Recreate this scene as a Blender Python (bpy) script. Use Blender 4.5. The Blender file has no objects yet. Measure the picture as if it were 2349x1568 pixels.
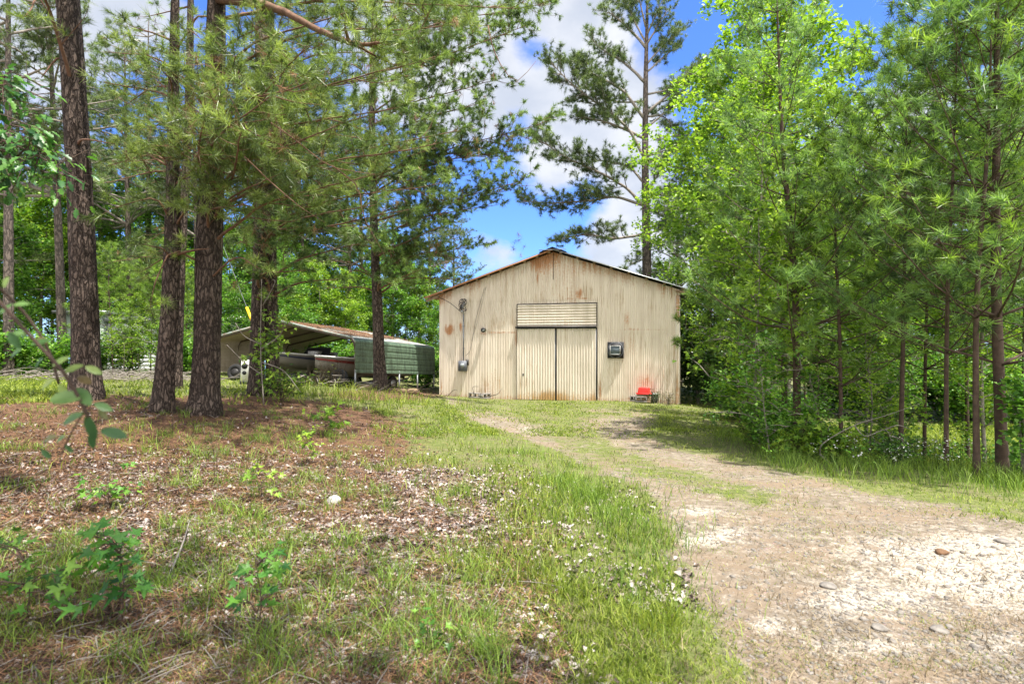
import bpy, math, random
import numpy as np
from mathutils import Vector

random.seed(7)
RNG = np.random.default_rng(11)
SC = bpy.context.scene
COL = SC.collection
PI = math.pi

# ------------------------------------------------------------------ camera
CAM_Z, F, CU, CV = 1.6, 1305.0, 1174.5, 784.0      # eye height and the lens in units of a 2349 wide picture
cd = bpy.data.cameras.new("camera")
cam = bpy.data.objects.new("camera", cd)
COL.objects.link(cam)
cam.location = (0, 0, CAM_Z)
cam.rotation_euler = (PI / 2, 0, 0)
cd.sensor_width = 36.0
cd.lens = 20.0
cd.clip_start = 0.05
cd.clip_end = 600
cd.dof.use_dof = True
cd.dof.focus_distance = 13.0
cd.dof.aperture_fstop = 2.8
SC.camera = cam
SC.render.resolution_x, SC.render.resolution_y = 1024, 683

# ------------------------------------------------------------------ light
SUN = Vector((0.25, -0.185, 0.95)).normalized()      # towards the sun
EL = math.asin(SUN.z)
AZ = math.atan2(SUN.x, SUN.y)
sl = bpy.data.lights.new("sun", 'SUN')
sl.energy = 4.4
sl.angle = math.radians(0.6)
sl.color = (1.0, 0.95, 0.87)
so = bpy.data.objects.new("sun", sl)
COL.objects.link(so)
so.rotation_euler = (-SUN).to_track_quat('-Z', 'Y').to_euler()

w = bpy.data.worlds.new("World")
SC.world = w
w.use_nodes = True
nt = w.node_tree
nt.nodes.clear()
def N(t, typ, **kw):
    n = t.nodes.new(typ)
    for k, v in kw.items():
        setattr(n, k, v)
    return n
def mth(t, op, a, b=None, c=None, clamp=False):
    n = t.nodes.new('ShaderNodeMath'); n.operation = op; n.use_clamp = clamp
    for i, v in enumerate((a, b, c)):
        if v is None: continue
        if isinstance(v, (int, float)): n.inputs[i].default_value = v
        else: t.links.new(v, n.inputs[i])
    return n.outputs[0]
def mixc(t, f, a, b, mode='MIX'):
    n = t.nodes.new('ShaderNodeMixRGB'); n.blend_type = mode
    for i, v in enumerate((f, a, b)):
        if isinstance(v, (int, float)): n.inputs[i].default_value = v
        elif isinstance(v, tuple): n.inputs[i].default_value = (*v, 1)
        else: t.links.new(v, n.inputs[i])
    return n.outputs[0]
def sstep(t, x, a, b):
    n = t.nodes.new('ShaderNodeMapRange'); n.interpolation_type = 'SMOOTHSTEP'
    n.inputs[1].default_value = a; n.inputs[2].default_value = b
    t.links.new(x, n.inputs[0])
    return n.outputs[0]
def noise(t, vec, scale, detail=4, rough=0.55, dist=0.0):
    n = t.nodes.new('ShaderNodeTexNoise')
    n.inputs['Scale'].default_value = scale; n.inputs['Detail'].default_value = detail
    n.inputs['Roughness'].default_value = rough; n.inputs['Distortion'].default_value = dist
    if vec is not None: t.links.new(vec, n.inputs['Vector'])
    return n.outputs['Fac']

sky = N(nt, 'ShaderNodeTexSky', sky_type='NISHITA')
sky.sun_disc = False
sky.sun_elevation = EL
sky.sun_rotation = AZ
sky.air_density = 1.0
sky.dust_density = 0.4
sky.ozone_density = 3.0
tc = N(nt, 'ShaderNodeTexCoord')
skyc = mixc(nt, 1.0, sky.outputs[0], (0.34, 0.50, 0.86), 'MULTIPLY')
mp = N(nt, 'ShaderNodeMapping'); mp.inputs['Scale'].default_value = (1, 1, 1.5)
nt.links.new(tc.outputs['Generated'], mp.inputs[0])
n1 = noise(nt, mp.outputs[0], 3.6, 9, 0.60, 0.25)
def dirv(u, v):
    return Vector(((u - CU) / F, 1, -(v - CV) / F)).normalized()
acc = None
for (u, v, r, a) in [(1120, 95, 0.17, 1.0), (1030, 60, .2, .7), (1330, 30, 0.10, 0.8), (1330, 240, 0.13, 1.0), (1420, 330, 0.15, .9), (1470, 120, .14, .8),
                     (1250, 405, 0.085, 0.95), (1150, 600, 0.07, 1.0), (1440, 590, 0.14, 1.0), (1560, 560, 0.14, 0.8),
                     (90, 60, 0.2, 1.0), (230, 40, 0.12, 0.9), (2060, 280, 0.13, .9), (1900, 560, .15, .8),
                     (1200, 290, -0.055, 1.0), (1220, 100, -0.06, 1.0), (1130, 470, -0.12, 1.0), (1330, 440, -.06, .8), (1680, 60, -.2, 1.),
                     (1250, 480, -0.10, 1.0), (1930, 60, -0.16, 1.0), (330, 180, -0.14, 0.8), (620, 520, -.15, .7)]:
    sg = 1 if r > 0 else -1
    r = abs(r)
    d = N(nt, 'ShaderNodeVectorMath', operation='DISTANCE')
    nt.links.new(tc.outputs['Generated'], d.inputs[0])
    d.inputs[1].default_value = dirv(u, v)
    g = mth(nt, 'MULTIPLY', sstep(nt, d.outputs['Value'], r * 1.25, 0.0), sg * a * 0.22)
    acc = g if acc is None else mth(nt, 'ADD', acc, g)
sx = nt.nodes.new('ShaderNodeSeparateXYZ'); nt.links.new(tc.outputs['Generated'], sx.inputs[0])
fill_clouds = mth(nt, 'MULTIPLY', sstep(nt, sx.outputs['Y'], .5, -.2), .24)  # extra cloud cover behind the camera, unseen, added to lift the shadow fill
cm = sstep(nt, mth(nt, 'ADD', mth(nt, 'ADD', n1, acc), fill_clouds), 0.50, 0.70)
n2 = noise(nt, mp.outputs[0], 9, 5, 0.5)
cl = mixc(nt, sstep(nt, n2, .3, .75), (1.95, 2.1, 2.35), (2.9, 2.93, 2.97))
cl = mixc(nt, sstep(nt, sx.outputs['Y'], .3, -.3), cl, (8.2, 8.0, 7.8))  # the added unseen clouds are brightened to fill the shadows
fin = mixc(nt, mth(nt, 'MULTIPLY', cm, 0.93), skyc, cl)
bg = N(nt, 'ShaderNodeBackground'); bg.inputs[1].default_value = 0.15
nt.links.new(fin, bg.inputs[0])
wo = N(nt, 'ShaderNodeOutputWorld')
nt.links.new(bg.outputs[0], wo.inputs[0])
SC.view_settings.view_transform = 'Standard'
SC.view_settings.look = 'None'
SC.view_settings.exposure = 1.28
SC.view_settings.gamma = 1
SC.render.engine = 'CYCLES'
cy = SC.cycles
cy.max_bounces = 7; cy.diffuse_bounces = 4; cy.glossy_bounces = 2; cy.transmission_bounces = 4; cy.transparent_max_bounces = 6
cy.caustics_reflective = False; cy.caustics_refractive = False

# ------------------------------------------------------------------ numeric helpers
def hsh(a, b, c):
    h = (a.astype(np.int64) * 374761393 + b.astype(np.int64) * 668265263 + c.astype(np.int64) * 2147483647) & 0xffffffff
    h = ((h ^ (h >> 13)) * 1274126177) & 0xffffffff
    return ((h ^ (h >> 16)) & 0xffff) / 65535.0
def vnoise(x, y, z=0.0, seed=0):
    x = np.asarray(x, float); y = np.asarray(y, float) + 0 * x; z = np.asarray(z, float) + 0 * x + seed * 17.31
    xi, yi, zi = np.floor(x), np.floor(y), np.floor(z)
    fx, fy, fz = x - xi, y - yi, z - zi
    fx, fy, fz = fx * fx * (3 - 2 * fx), fy * fy * (3 - 2 * fy), fz * fz * (3 - 2 * fz)
    r = 0
    for i in (0, 1):
        for j in (0, 1):
            for k in (0, 1):
                wgt = (fx if i else 1 - fx) * (fy if j else 1 - fy) * (fz if k else 1 - fz)
                r = r + wgt * hsh(xi + i, yi + j, zi + k)
    return r
def fbm(x, y, z=0.0, o=4, seed=0):
    r, a, s = 0, 0.5, 1.0
    for i in range(o):
        r = r + a * vnoise(np.asarray(x) * s, np.asarray(y) * s, np.asarray(z) * s, seed + i); a *= .5; s *= 2.03
    return r / (1 - .5 ** o)
def sm(x, a, b):
    t = np.clip((x - a) / (b - a), 0, 1)
    return t * t * (3 - 2 * t)
def W(u, v, d):
    return np.array([(u - CU) / F * d, d, CAM_Z - (v - CV) / F * d])

# ground heights: a thin plate spline through surveyed points
cp = []
def gp(u, v, d): cp.append(tuple(W(u, v, d)))
for x, y, z in [(-3, -1, 0), (0, -1, 0), (3, -1, 0), (-8, -2, .1), (8, -2, .1), (-4, 2.6, .03), (0, 2.6, 0), (3.5, 2.6, 0),
                (-14, 6, .3), (-18, 14, .3), (-22, 26, .1), (-40, 40, 0), (-40, 0, 0), (-14, -12, 0), (14, -12, 0), (40, 0, -.6), (40, 40, -2.4), (0, 60, -1.0),
                (14, 5, -.2), (16, 10, -.8), (15, 20, -1.7), (24, 25, -2.0), (9, 9, -.55), (12, 30, -1.5), (4, 33, -.9), (0, 30, -.8), (-8, 32, -.2), (7, 7.2, -.28), (8, 12, -.95)]:
    cp.append((x, y, z))
gp(1700, 1200, 5.33); gp(1400, 1050, 9.3); gp(1200, 985, 13.6); gp(1300, 922, 20.6); gp(1600, 940, 18.8); gp(1050, 915, 21.5)
gp(1480, 924, 20.2); gp(1700, 1000, 13.3); gp(1800, 1050, 10.2); gp(2000, 1065, 9.3)
gp(2100, 1200, 5.2); gp(1500, 1130, 6.5)
gp(197, 915, 10.5); gp(371, 949, 9.8); gp(468, 949, 10.0); gp(406, 893, 14); gp(605, 905, 13.2); gp(872, 893, 18); gp(300, 1050, 6.6)
gp(100, 1200, 4.7); gp(700, 1000, 9.06); gp(900, 960, 12.6); gp(50, 890, 16); gp(50, 850, 25.7); gp(350, 855, 27.6); gp(1000, 1150, 5.7); gp(700, 1200, 4.9)
gp(480, 866, 23.5); gp(815, 892, 20.0); gp(950, 905, 20.3); gp(650, 880, 18.5)
cp = np.array(cp)
def _U(r2): return np.where(r2 > 1e-9, r2 * np.log(r2 + 1e-12) * .5, 0)
_n = len(cp)
_K = _U(((cp[:, None, :2] - cp[None, :, :2]) ** 2).sum(-1)) + np.eye(_n) * 1.5
_P = np.c_[np.ones(_n), cp[:, :2]]
_A = np.block([[_K, _P], [_P.T, np.zeros((3, 3))]])
_S = np.linalg.solve(_A, np.r_[cp[:, 2], 0, 0, 0])
def gh(x, y):
    x = np.asarray(x, float); y = np.asarray(y, float)
    sh = x.shape
    X = np.clip(x.ravel(), -42, 42); Y = np.clip(y.ravel(), -13, 60)
    out = np.empty(len(X))
    for i in range(0, len(X), 40000):
        a, b = X[i:i + 40000], Y[i:i + 40000]
        r2 = (a[:, None] - cp[None, :, 0]) ** 2 + (b[:, None] - cp[None, :, 1]) ** 2
        out[i:i + 40000] = _U(r2) @ _S[:_n] + _S[_n] + _S[_n + 1] * a + _S[_n + 2] * b
    z = out.reshape(sh)
    return z
def gh2(x, y):
    z = gh(x, y)
    near = np.exp(-(np.hypot(x, np.asarray(y) - 4) / 22) ** 2)
    return z + (fbm(np.asarray(x) * 1.1, np.asarray(y) * 1.1, 0, 4, 3) - .5) * .10 * near + (fbm(np.asarray(x) * 7, np.asarray(y) * 7, 0, 3, 5) - .5) * .028 * near
def g1(x, y): return float(gh2(np.array([x]), np.array([y]))[0])
def onground(u, d, dz=0.0):
    x = (u - CU) / F * d
    return Vector((x, d, g1(x, d) + dz))
def proj(x, y, z):
    yy = np.maximum(y, 1.2)
    return CU + F * x / yy, CV + F * (CAM_Z - z) / yy
def uv_to_ground(u, v):
    d = np.clip(CAM_Z * F / np.maximum(v - CV, 20), 1.5, 45)
    for _ in range(9):
        x = (u - CU) / F * d
        d2 = np.clip((CAM_Z - gh(x, d)) * F / np.maximum(v - CV, 20), 1.5, 60)
        d = .5 * d + .5 * d2
    x = (u - CU) / F * d
    return x, d

# ------------------------------------------------------------------ mesh helpers
class MB:
    def __init__(s): s.v = []; s.q = []; s.t = []; s.n = 0; s.at = []
    def add(s, v, quads=None, tris=None, at=None):
        v = np.asarray(v, float).reshape(-1, 3)
        if quads is not None and len(quads): s.q.append(np.asarray(quads, np.int64) + s.n)
        if tris is not None and len(tris): s.t.append(np.asarray(tris, np.int64) + s.n)
        s.v.append(v); s.n += len(v)
        s.at.append(np.full(len(v), 0.0 if at is None else at) if np.isscalar(at) or at is None else np.asarray(at, float))
    def box(s, c, size, rz=0.0, at=None, taper=1.0):
        x, y, z = [k / 2 for k in size]
        v = np.array([[a * x * (taper if e > 0 else 1), b * y * (taper if e > 0 else 1), e * z] for e in (-1, 1) for a, b in ((-1, -1), (1, -1), (1, 1), (-1, 1))])
        c_, s_ = math.cos(rz), math.sin(rz)
        v = np.c_[v[:, 0] * c_ - v[:, 1] * s_, v[:, 0] * s_ + v[:, 1] * c_, v[:, 2]] + np.asarray(c)
        s.add(v, [(3, 2, 1, 0), (4, 5, 6, 7), (0, 1, 5, 4), (1, 2, 6, 5), (2, 3, 7, 6), (3, 0, 4, 7)], at=at)
    def tube(s, pts, r, sides=6, cap=True, at=None):
        p = np.asarray(pts, float); n = len(p)
        r = np.full(n, float(r)) if np.isscalar(r) else np.asarray(r, float)
        tg = np.gradient(p, axis=0); tg /= np.linalg.norm(tg, axis=1)[:, None] + 1e-12
        m = tg.mean(0); ref = np.array([0, 0, 1.0]) if abs(m[2]) < .75 * np.linalg.norm(m) + 1e-9 else np.array([1.0, 0, 0])
        a = np.cross(tg, ref); a /= np.linalg.norm(a, axis=1)[:, None] + 1e-12
        b = np.cross(tg, a)
        th = np.arange(sides) * 2 * PI / sides
        ring = p[:, None] + r[:, None, None] * (a[:, None] * np.cos(th)[None, :, None] + b[:, None] * np.sin(th)[None, :, None])
        v = ring.reshape(-1, 3)
        i = np.arange(n - 1)[:, None] * sides; j = np.arange(sides)[None]; k = (j + 1) % sides
        q = np.stack([i + j, i + k, i + sides + k, i + sides + j], -1).reshape(-1, 4)
        tr = None
        if cap:
            v = np.r_[v, [p[0]], [p[-1]]]
            jj = np.arange(sides); kk = (jj + 1) % sides
            tr = np.r_[np.c_[kk, jj, np.full(sides, n * sides)], np.c_[jj + (n - 1) * sides, kk + (n - 1) * sides, np.full(sides, n * sides + 1)]]
        s.add(v, q, tr, at)
    def grid(s, V, at=None, flip=False):          # V (a,b,3)
        a, b = V.shape[:2]
        i = np.arange(a - 1)[:, None] * b + np.arange(b - 1)[None]
        q = np.stack([i, i + 1, i + b + 1, i + b], -1).reshape(-1, 4)
        if flip: q = q[:, ::-1]
        s.add(V.reshape(-1, 3), q, None, None if at is None else np.asarray(at).ravel())
    def build(s, name, mat, parent=None, smooth=False, attr=None):
        me = bpy.data.meshes.new(name)
        v = np.concatenate(s.v)
        q = np.concatenate(s.q) if s.q else np.zeros((0, 4), np.int64)
        t = np.concatenate(s.t) if s.t else np.zeros((0, 3), np.int64)
        li = np.r_[q.ravel(), t.ravel()].astype(np.int32)
        me.vertices.add(len(v)); me.vertices.foreach_set('co', v.astype(np.float32).ravel())
        me.loops.add(len(li)); me.loops.foreach_set('vertex_index', li)
        np_ = len(q) + len(t)
        me.polygons.add(np_)
        st = np.r_[np.arange(len(q)) * 4, len(q) * 4 + np.arange(len(t)) * 3].astype(np.int32)
        me.polygons.foreach_set('loop_start', st)
        me.update(calc_edges=True)
        if smooth: me.polygons.foreach_set('use_smooth', np.ones(np_, bool))
        attr = attr or 'age'
        if attr:
            al = me.attributes.new(attr, 'FLOAT', 'POINT'); al.data.foreach_set('value', np.concatenate(s.at).astype(np.float32))
        me.validate()
        o = bpy.data.objects.new(name, me)
        COL.objects.link(o)
        if mat: me.materials.append(mat)
        if parent: o.parent = parent
        return o
def tag(o, label=None, cat=None, group=None, kind=None):
    if label: o['label'] = label
    if cat: o['category'] = cat
    if group: o['group'] = group
    if kind: o['kind'] = kind
    return o
def empty(name, loc, rz=0.0, label=None, cat=None, group=None):
    o = bpy.data.objects.new(name, None); COL.objects.link(o)
    o.empty_display_size = .3
    o.location = loc; o.rotation_euler = (0, 0, rz)
    return tag(o, label, cat, group)
def copy_tree(root, loc, rz, sc, label, group=None):
    def rec(o, par):
        c = o.copy(); COL.objects.link(c)
        if par: c.parent = par
        for ch in list(o.children): rec(ch, c)
        return c
    r = rec(root, None)
    r.location = loc; r.rotation_euler = (0, 0, rz); r.scale = (sc, sc, sc); r['label'] = label
    if group: r['group'] = group
    elif 'group' in r: del r['group']
    return r

# ------------------------------------------------------------------ materials
def new_mat(name):
    m = bpy.data.materials.new(name); m.use_nodes = True
    t = m.node_tree; t.nodes.clear()
    o = t.nodes.new('ShaderNodeOutputMaterial')
    return m, t, o
def principled(t, col, rough=.7, metal=0.0, spec=.4, bump=None, bstr=.3, bdist=.02):
    p = t.nodes.new('ShaderNodeBsdfPrincipled')
    if isinstance(col, tuple): p.inputs['Base Color'].default_value = (*col, 1)
    else: t.links.new(col, p.inputs['Base Color'])
    if isinstance(rough, (int, float)): p.inputs['Roughness'].default_value = rough
    else: t.links.new(rough, p.inputs['Roughness'])
    if isinstance(metal, (int, float)): p.inputs['Metallic'].default_value = metal
    else: t.links.new(metal, p.inputs['Metallic'])
    p.inputs['Specular IOR Level'].default_value = spec
    if bump is not None:
        b = t.nodes.new('ShaderNodeBump'); b.inputs['Strength'].default_value = bstr; b.inputs['Distance'].default_value = bdist
        t.links.new(bump, b.inputs['Height']); t.links.new(b.outputs[0], p.inputs['Normal'])
    return p
def ramp(t, f, stops):
    n = t.nodes.new('ShaderNodeValToRGB')
    e = n.color_ramp.elements
    while len(e) < len(stops): e.new(.5)
    for el, (p, c) in zip(e, stops): el.position = p; el.color = (*c, 1)
    t.links.new(f, n.inputs[0])
    return n.outputs[0]
def objco(t, scale=(1, 1, 1), world=False):
    if world:
        c = t.nodes.new('ShaderNodeNewGeometry').outputs['Position']
    else:
        c = t.nodes.new('ShaderNodeTexCoord').outputs['Object']
    m = t.nodes.new('ShaderNodeMapping'); m.inputs['Scale'].default_value = scale
    t.links.new(c, m.inputs[0])
    return m.outputs[0]
def plain(name, col, rough=.6, metal=0.0, var=.25, sc=6.0, spec=.4, bump=.15):
    m, t, o = new_mat(name)
    c = objco(t)
    f = noise(t, c, sc, 6, .65)
    dk = tuple(k * (1 - var) for k in col); lt = tuple(min(1, k * (1 + var * .6)) for k in col)
    p = principled(t, ramp(t, f, [(.3, dk), (.7, lt)]), rough, metal, spec, noise(t, c, sc * 6, 4), bump, .01)
    t.links.new(p.outputs[0], o.inputs[0])
    return m
def leafmat(name, dark, light, tip, trans=.35, rough=.45, sc=2.0, spec=.4, tcol=None):
    m, t, o = new_mat(name)
    c = objco(t, world=True)
    f = noise(t, c, sc, 3, .6)
    f2 = noise(t, c, 23.0, 2, .6)
    ag = t.nodes.new('ShaderNodeAttribute'); ag.attribute_name = 'age'
    col = ramp(t, mth(t, 'ADD', mth(t, 'ADD', mth(t, 'MULTIPLY', f, .5), mth(t, 'MULTIPLY', f2, .15)), mth(t, 'MULTIPLY', ag.outputs['Fac'], .5)), [(.34, tuple(k * .72 for k in dark)), (.56, light), (.82, tip)])
    p = principled(t, col, rough, 0, spec)
    tr = t.nodes.new('ShaderNodeBsdfTranslucent')
    t.links.new(mixc(t, 1.0, col, tcol or (1.25, 1.3, .55), 'MULTIPLY'), tr.inputs[0])
    mx = t.nodes.new('ShaderNodeMixShader'); mx.inputs[0].default_value = trans
    t.links.new(p.outputs[0], mx.inputs[1]); t.links.new(tr.outputs[0], mx.inputs[2])
    t.links.new(mx.outputs[0], o.inputs[0])
    return m
def barkmat(name, dark, mid, light, vs=(9, 9, 2.6), bstr=1.0, bdist=.03):
    m, t, o = new_mat(name)
    c = objco(t, vs)
    nz = t.nodes.new('ShaderNodeTexNoise'); nz.inputs['Scale'].default_value = .8; nz.inputs['Detail'].default_value = 4
    t.links.new(c, nz.inputs['Vector'])
    va = t.nodes.new('ShaderNodeVectorMath'); va.operation = 'MULTIPLY_ADD'
    t.links.new(nz.outputs['Color'], va.inputs[0]); va.inputs[1].default_value = (2.2, 2.2, 2.2); t.links.new(c, va.inputs[2])
    vo = t.nodes.new('ShaderNodeTexVoronoi'); vo.feature = 'DISTANCE_TO_EDGE'; vo.inputs['Scale'].default_value = 1.0
    t.links.new(va.outputs[0], vo.inputs['Vector'])
    e = mth(t, 'MULTIPLY', sstep(t, vo.outputs['Distance'], 0.0, .20), sstep(t, noise(t, c, 1.6, 5, .7), .30, .52))
    fine = noise(t, c, 5, 6, .7)
    big = noise(t, objco(t, (1.2, 1.2, .7)), 1.5, 4)
    plate = ramp(t, mth(t, 'ADD', mth(t, 'MULTIPLY', fine, .6), mth(t, 'MULTIPLY', big, .4)), [(.35, mid), (.65, light)])
    col = mixc(t, e, dark, plate)
    h = mth(t, 'ADD', e, mth(t, 'MULTIPLY', fine, .5))
    p = principled(t, col, .9, 0, .2, h, bstr, bdist)
    t.links.new(p.outputs[0], o.inputs[0])
    return m
M = {}
M['bark'] = barkmat('pine_bark', (.035, .026, .022), (.095, .067, .053), (.20, .155, .13), (15, 15, 4.6), 1.0, .03)
M['bark_far'] = barkmat('far_bark', (.05, .042, .036), (.115, .09, .075), (.19, .155, .13), (7, 7, 2.2), .6)
M['bark_red'] = plain('limb_bark', (.17, .095, .06), .9, 0, .5, 9)
M['bark_grey'] = plain('grey_bark', (.25, .22, .19), .9, 0, .4, 9)
M['bark_young'] = plain('young_bark', (.085, .055, .04), .9, 0, .5, 12)
M['needle_near'] = leafmat('needle_near', (.09, .14, .045), (.18, .26, .075), (.36, .45, .15), .38, .38, 1.2, .5)
M['needle_mid'] = leafmat('needle_mid', (.08, .14, .045), (.15, .24, .07), (.30, .41, .13), .38, .42, .8, .5)
M['needle_far'] = leafmat('needle_far', (.07, .11, .045), (.12, .18, .06), (.21, .28, .09), .28, .5, .5, .4)
M['needle_young'] = leafmat('needle_young', (.10, .175, .038), (.195, .32, .06), (.37, .52, .11), .5, .4, .9, .5)
M['needle_cool'] = leafmat('needle_cool', (.08, .15, .055), (.165, .29, .095), (.33, .50, .17), .5, .4, .9, .5)
M['needle_dead'] = leafmat('needle_dead', (.055, .028, .017), (.19, .095, .048), (.38, .22, .115), .12, .6, 3)
M['leaf_a'] = leafmat('leaf_green', (.06, .16, .025), (.11, .27, .04), (.24, .42, .06), .42, .4, .7)
M['leaf_b'] = leafmat('leaf_lime', (.10, .20, .024), (.20, .355, .04), (.38, .52, .07), .45, .4, .9)
M['leaf_dark'] = leafmat('leaf_dark', (.02, .055, .015), (.045, .10, .025), (.09, .18, .04), .3, .32, .9, .5)
M['leaf_oak'] = leafmat('leaf_oak', (.03, .10, .03), (.06, .18, .04), (.14, .30, .05), .4, .4, 3.0)
M['leaf_sapling'] = leafmat('leaf_sapling', (.05, .17, .035), (.09, .26, .05), (.17, .38, .05), .4, .38, 6.0)
M['leaf_shrub'] = leafmat('leaf_shrub', (.07, .17, .06), (.15, .28, .09), (.32, .40, .12), .4, .35, 7.0)
M['leaf_brown'] = leafmat('leaf_brown', (.10, .05, .03), (.16, .10, .05), (.12, .15, .05), .3, .4, 8.0)
M['grass'] = leafmat('grass_blade', (.08, .125, .022), (.195, .275, .035), (.38, .43, .08), .38, .5, 1.3, .3)
M['grass_long'] = leafmat('grass_long', (.07, .13, .025), (.155, .26, .04), (.31, .43, .08), .38, .45, 1.7, .3)
M['straw'] = leafmat('dry_straw', (.11, .08, .05), (.22, .165, .10), (.38, .30, .19), .2, .7, 4)
# ------------------------------------------------------------------ ground
def interp(v, pts):
    pts = sorted(pts)
    return np.interp(v, [p[0] for p in pts], [p[1] for p in pts])
LE = [(900, 1010), (930, 1030), (955, 1060), (985, 1130), (1010, 1200), (1050, 1310), (1100, 1400), (1150, 1475), (1200, 1515), (1300, 1550), (1400, 1600), (1568, 1700), (1800, 1760)]
RE = [(900, 1570), (930, 1560), (970, 1500), (1000, 1480), (1030, 1560), (1062, 1690), (1119, 1960), (1170, 2200), (1222, 2420), (1300, 2800), (1568, 3500), (1800, 4000)]
def masks(x, y):
    z = gh(x, y)
    u, v = proj(x, y, z)
    v = np.where(y < 1.6, 1500 + (1.6 - y) * 40, v)
    nz = fbm(x * .9, y * .9, 0, 4, 21) - .5
    nf = fbm(x * 3.1, y * 3.1, 0, 4, 31) - .5
    wob = nz * 150 * np.clip((v - 850) / 300, .15, 1.2)
    le = interp(v, LE) + wob
    re = interp(v, RE) + wob * 1.2
    sc = np.clip((v - 850) / 300, .2, 1.5)
    drive = sm(u - le, -35 * sc, 60 * sc) * sm(re - u, -110 * sc, 110 * sc)
    drive = np.where(y > 21.5, 0, drive)
    # green strip between wheel tracks
    cxs = interp(v, [(930, 1250), (985, 1290), (1040, 1385), (1080, 1500), (1130, 1690), (1160, 1760)])
    wid = interp(v, [(930, 60), (985, 100), (1040, 120), (1100, 150), (1150, 100), (1190, 1)])
    strip = np.exp(-((u - cxs) / wid) ** 2) * sm(1190 - v, 0, 50)
    far = sm(v, 990, 930) * sm(u, 1010, 1060)          # trampled lawn in front of the barn
    grassy = np.clip((1 - drive) + strip * .8 * (nf + .9) + far * (.75 + nz * 1.2) * sm(v, 985, 950), 0, 1)
    # sand
    def bl(a, b, ra, rb): return np.exp(-(((u - a) / ra) ** 2 + ((v - b) / rb) ** 2) * 1.2)
    sand = (bl(1600, 1178, 70, 16) + bl(1650, 1225, 80, 24) + bl(1580, 1245, 70, 14) + bl(2150, 1270, 330, 60) + bl(1950, 1380, 130, 55) + bl(2250, 1350, 230, 70)
            + bl(1760, 1440, 60, 20) + bl(2000, 1490, 200, 30) + bl(2300, 1470, 120, 40) + .6 * bl(1400, 1020, 60, 10) + .6 * bl(1160, 938, 50, 7) + .5 * bl(1250, 985, 120, 12) + .35 * bl(1500, 1080, 120, 20) + .5*bl(2450, 1300, 300, 90) + .4*bl(2200,1560,300,40))
    sand = np.clip(sand * 1.0 + nf * 1.1 * drive - .12 + nz * .8 * drive, 0, 1) * np.maximum(drive, .7 * bl(1160, 938, 50, 7))
    # litter of pine straw / dead leaves on the left bank
    ledge = interp(v, [(870, 480), (900, 640), (925, 830), (950, 940), (985, 1010), (1030, 1000), (1100, 960), (1200, 860), (1300, 800), (1400, 720), (1568, 640)])
    straw = sm(ledge - u + wob * .8, -60, 160) * sm(v, 893, 918) * sm(1180 - v + nf * 160, -80, 140) * np.clip(.86 + nf * 1.6 + nz, 0, 1)
    straw = np.maximum(straw, bl(880, 905, 170, 16) * .95)
    leaves = sm(v, 1010, 1110) * sm(interp(v, [(1000, 1040), (1100, 1090), (1200, 1110), (1300, 1090), (1400, 1110), (1568, 1150)]) + wob * 1.3 - u, -240, 200)
    return u, v, drive, np.clip(grassy, 0, 1), sand, np.clip(straw, 0, 1), np.clip(leaves, 0, 1), nz, nf
def axis(lo, hi, c, s0, gr):
    out = [c]; s = s0; p = c
    while p < hi: p += s; s *= gr; out.append(p)
    s = s0; p = c
    while p > lo: p -= s; s *= gr; out.insert(0, p)
    return np.array(out)
gx = axis(-130, 130, 0.5, .045, 1.0125)
gy = axis(-40, 170, 3.6, .038, 1.0125)
GX, GY = np.meshgrid(gx, gy)
GZ = gh2(GX, GY)
mk = masks(GX.ravel(), GY.ravel())
drv = (mk[2] > .5) & (GY.ravel() < 21.0)
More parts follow.
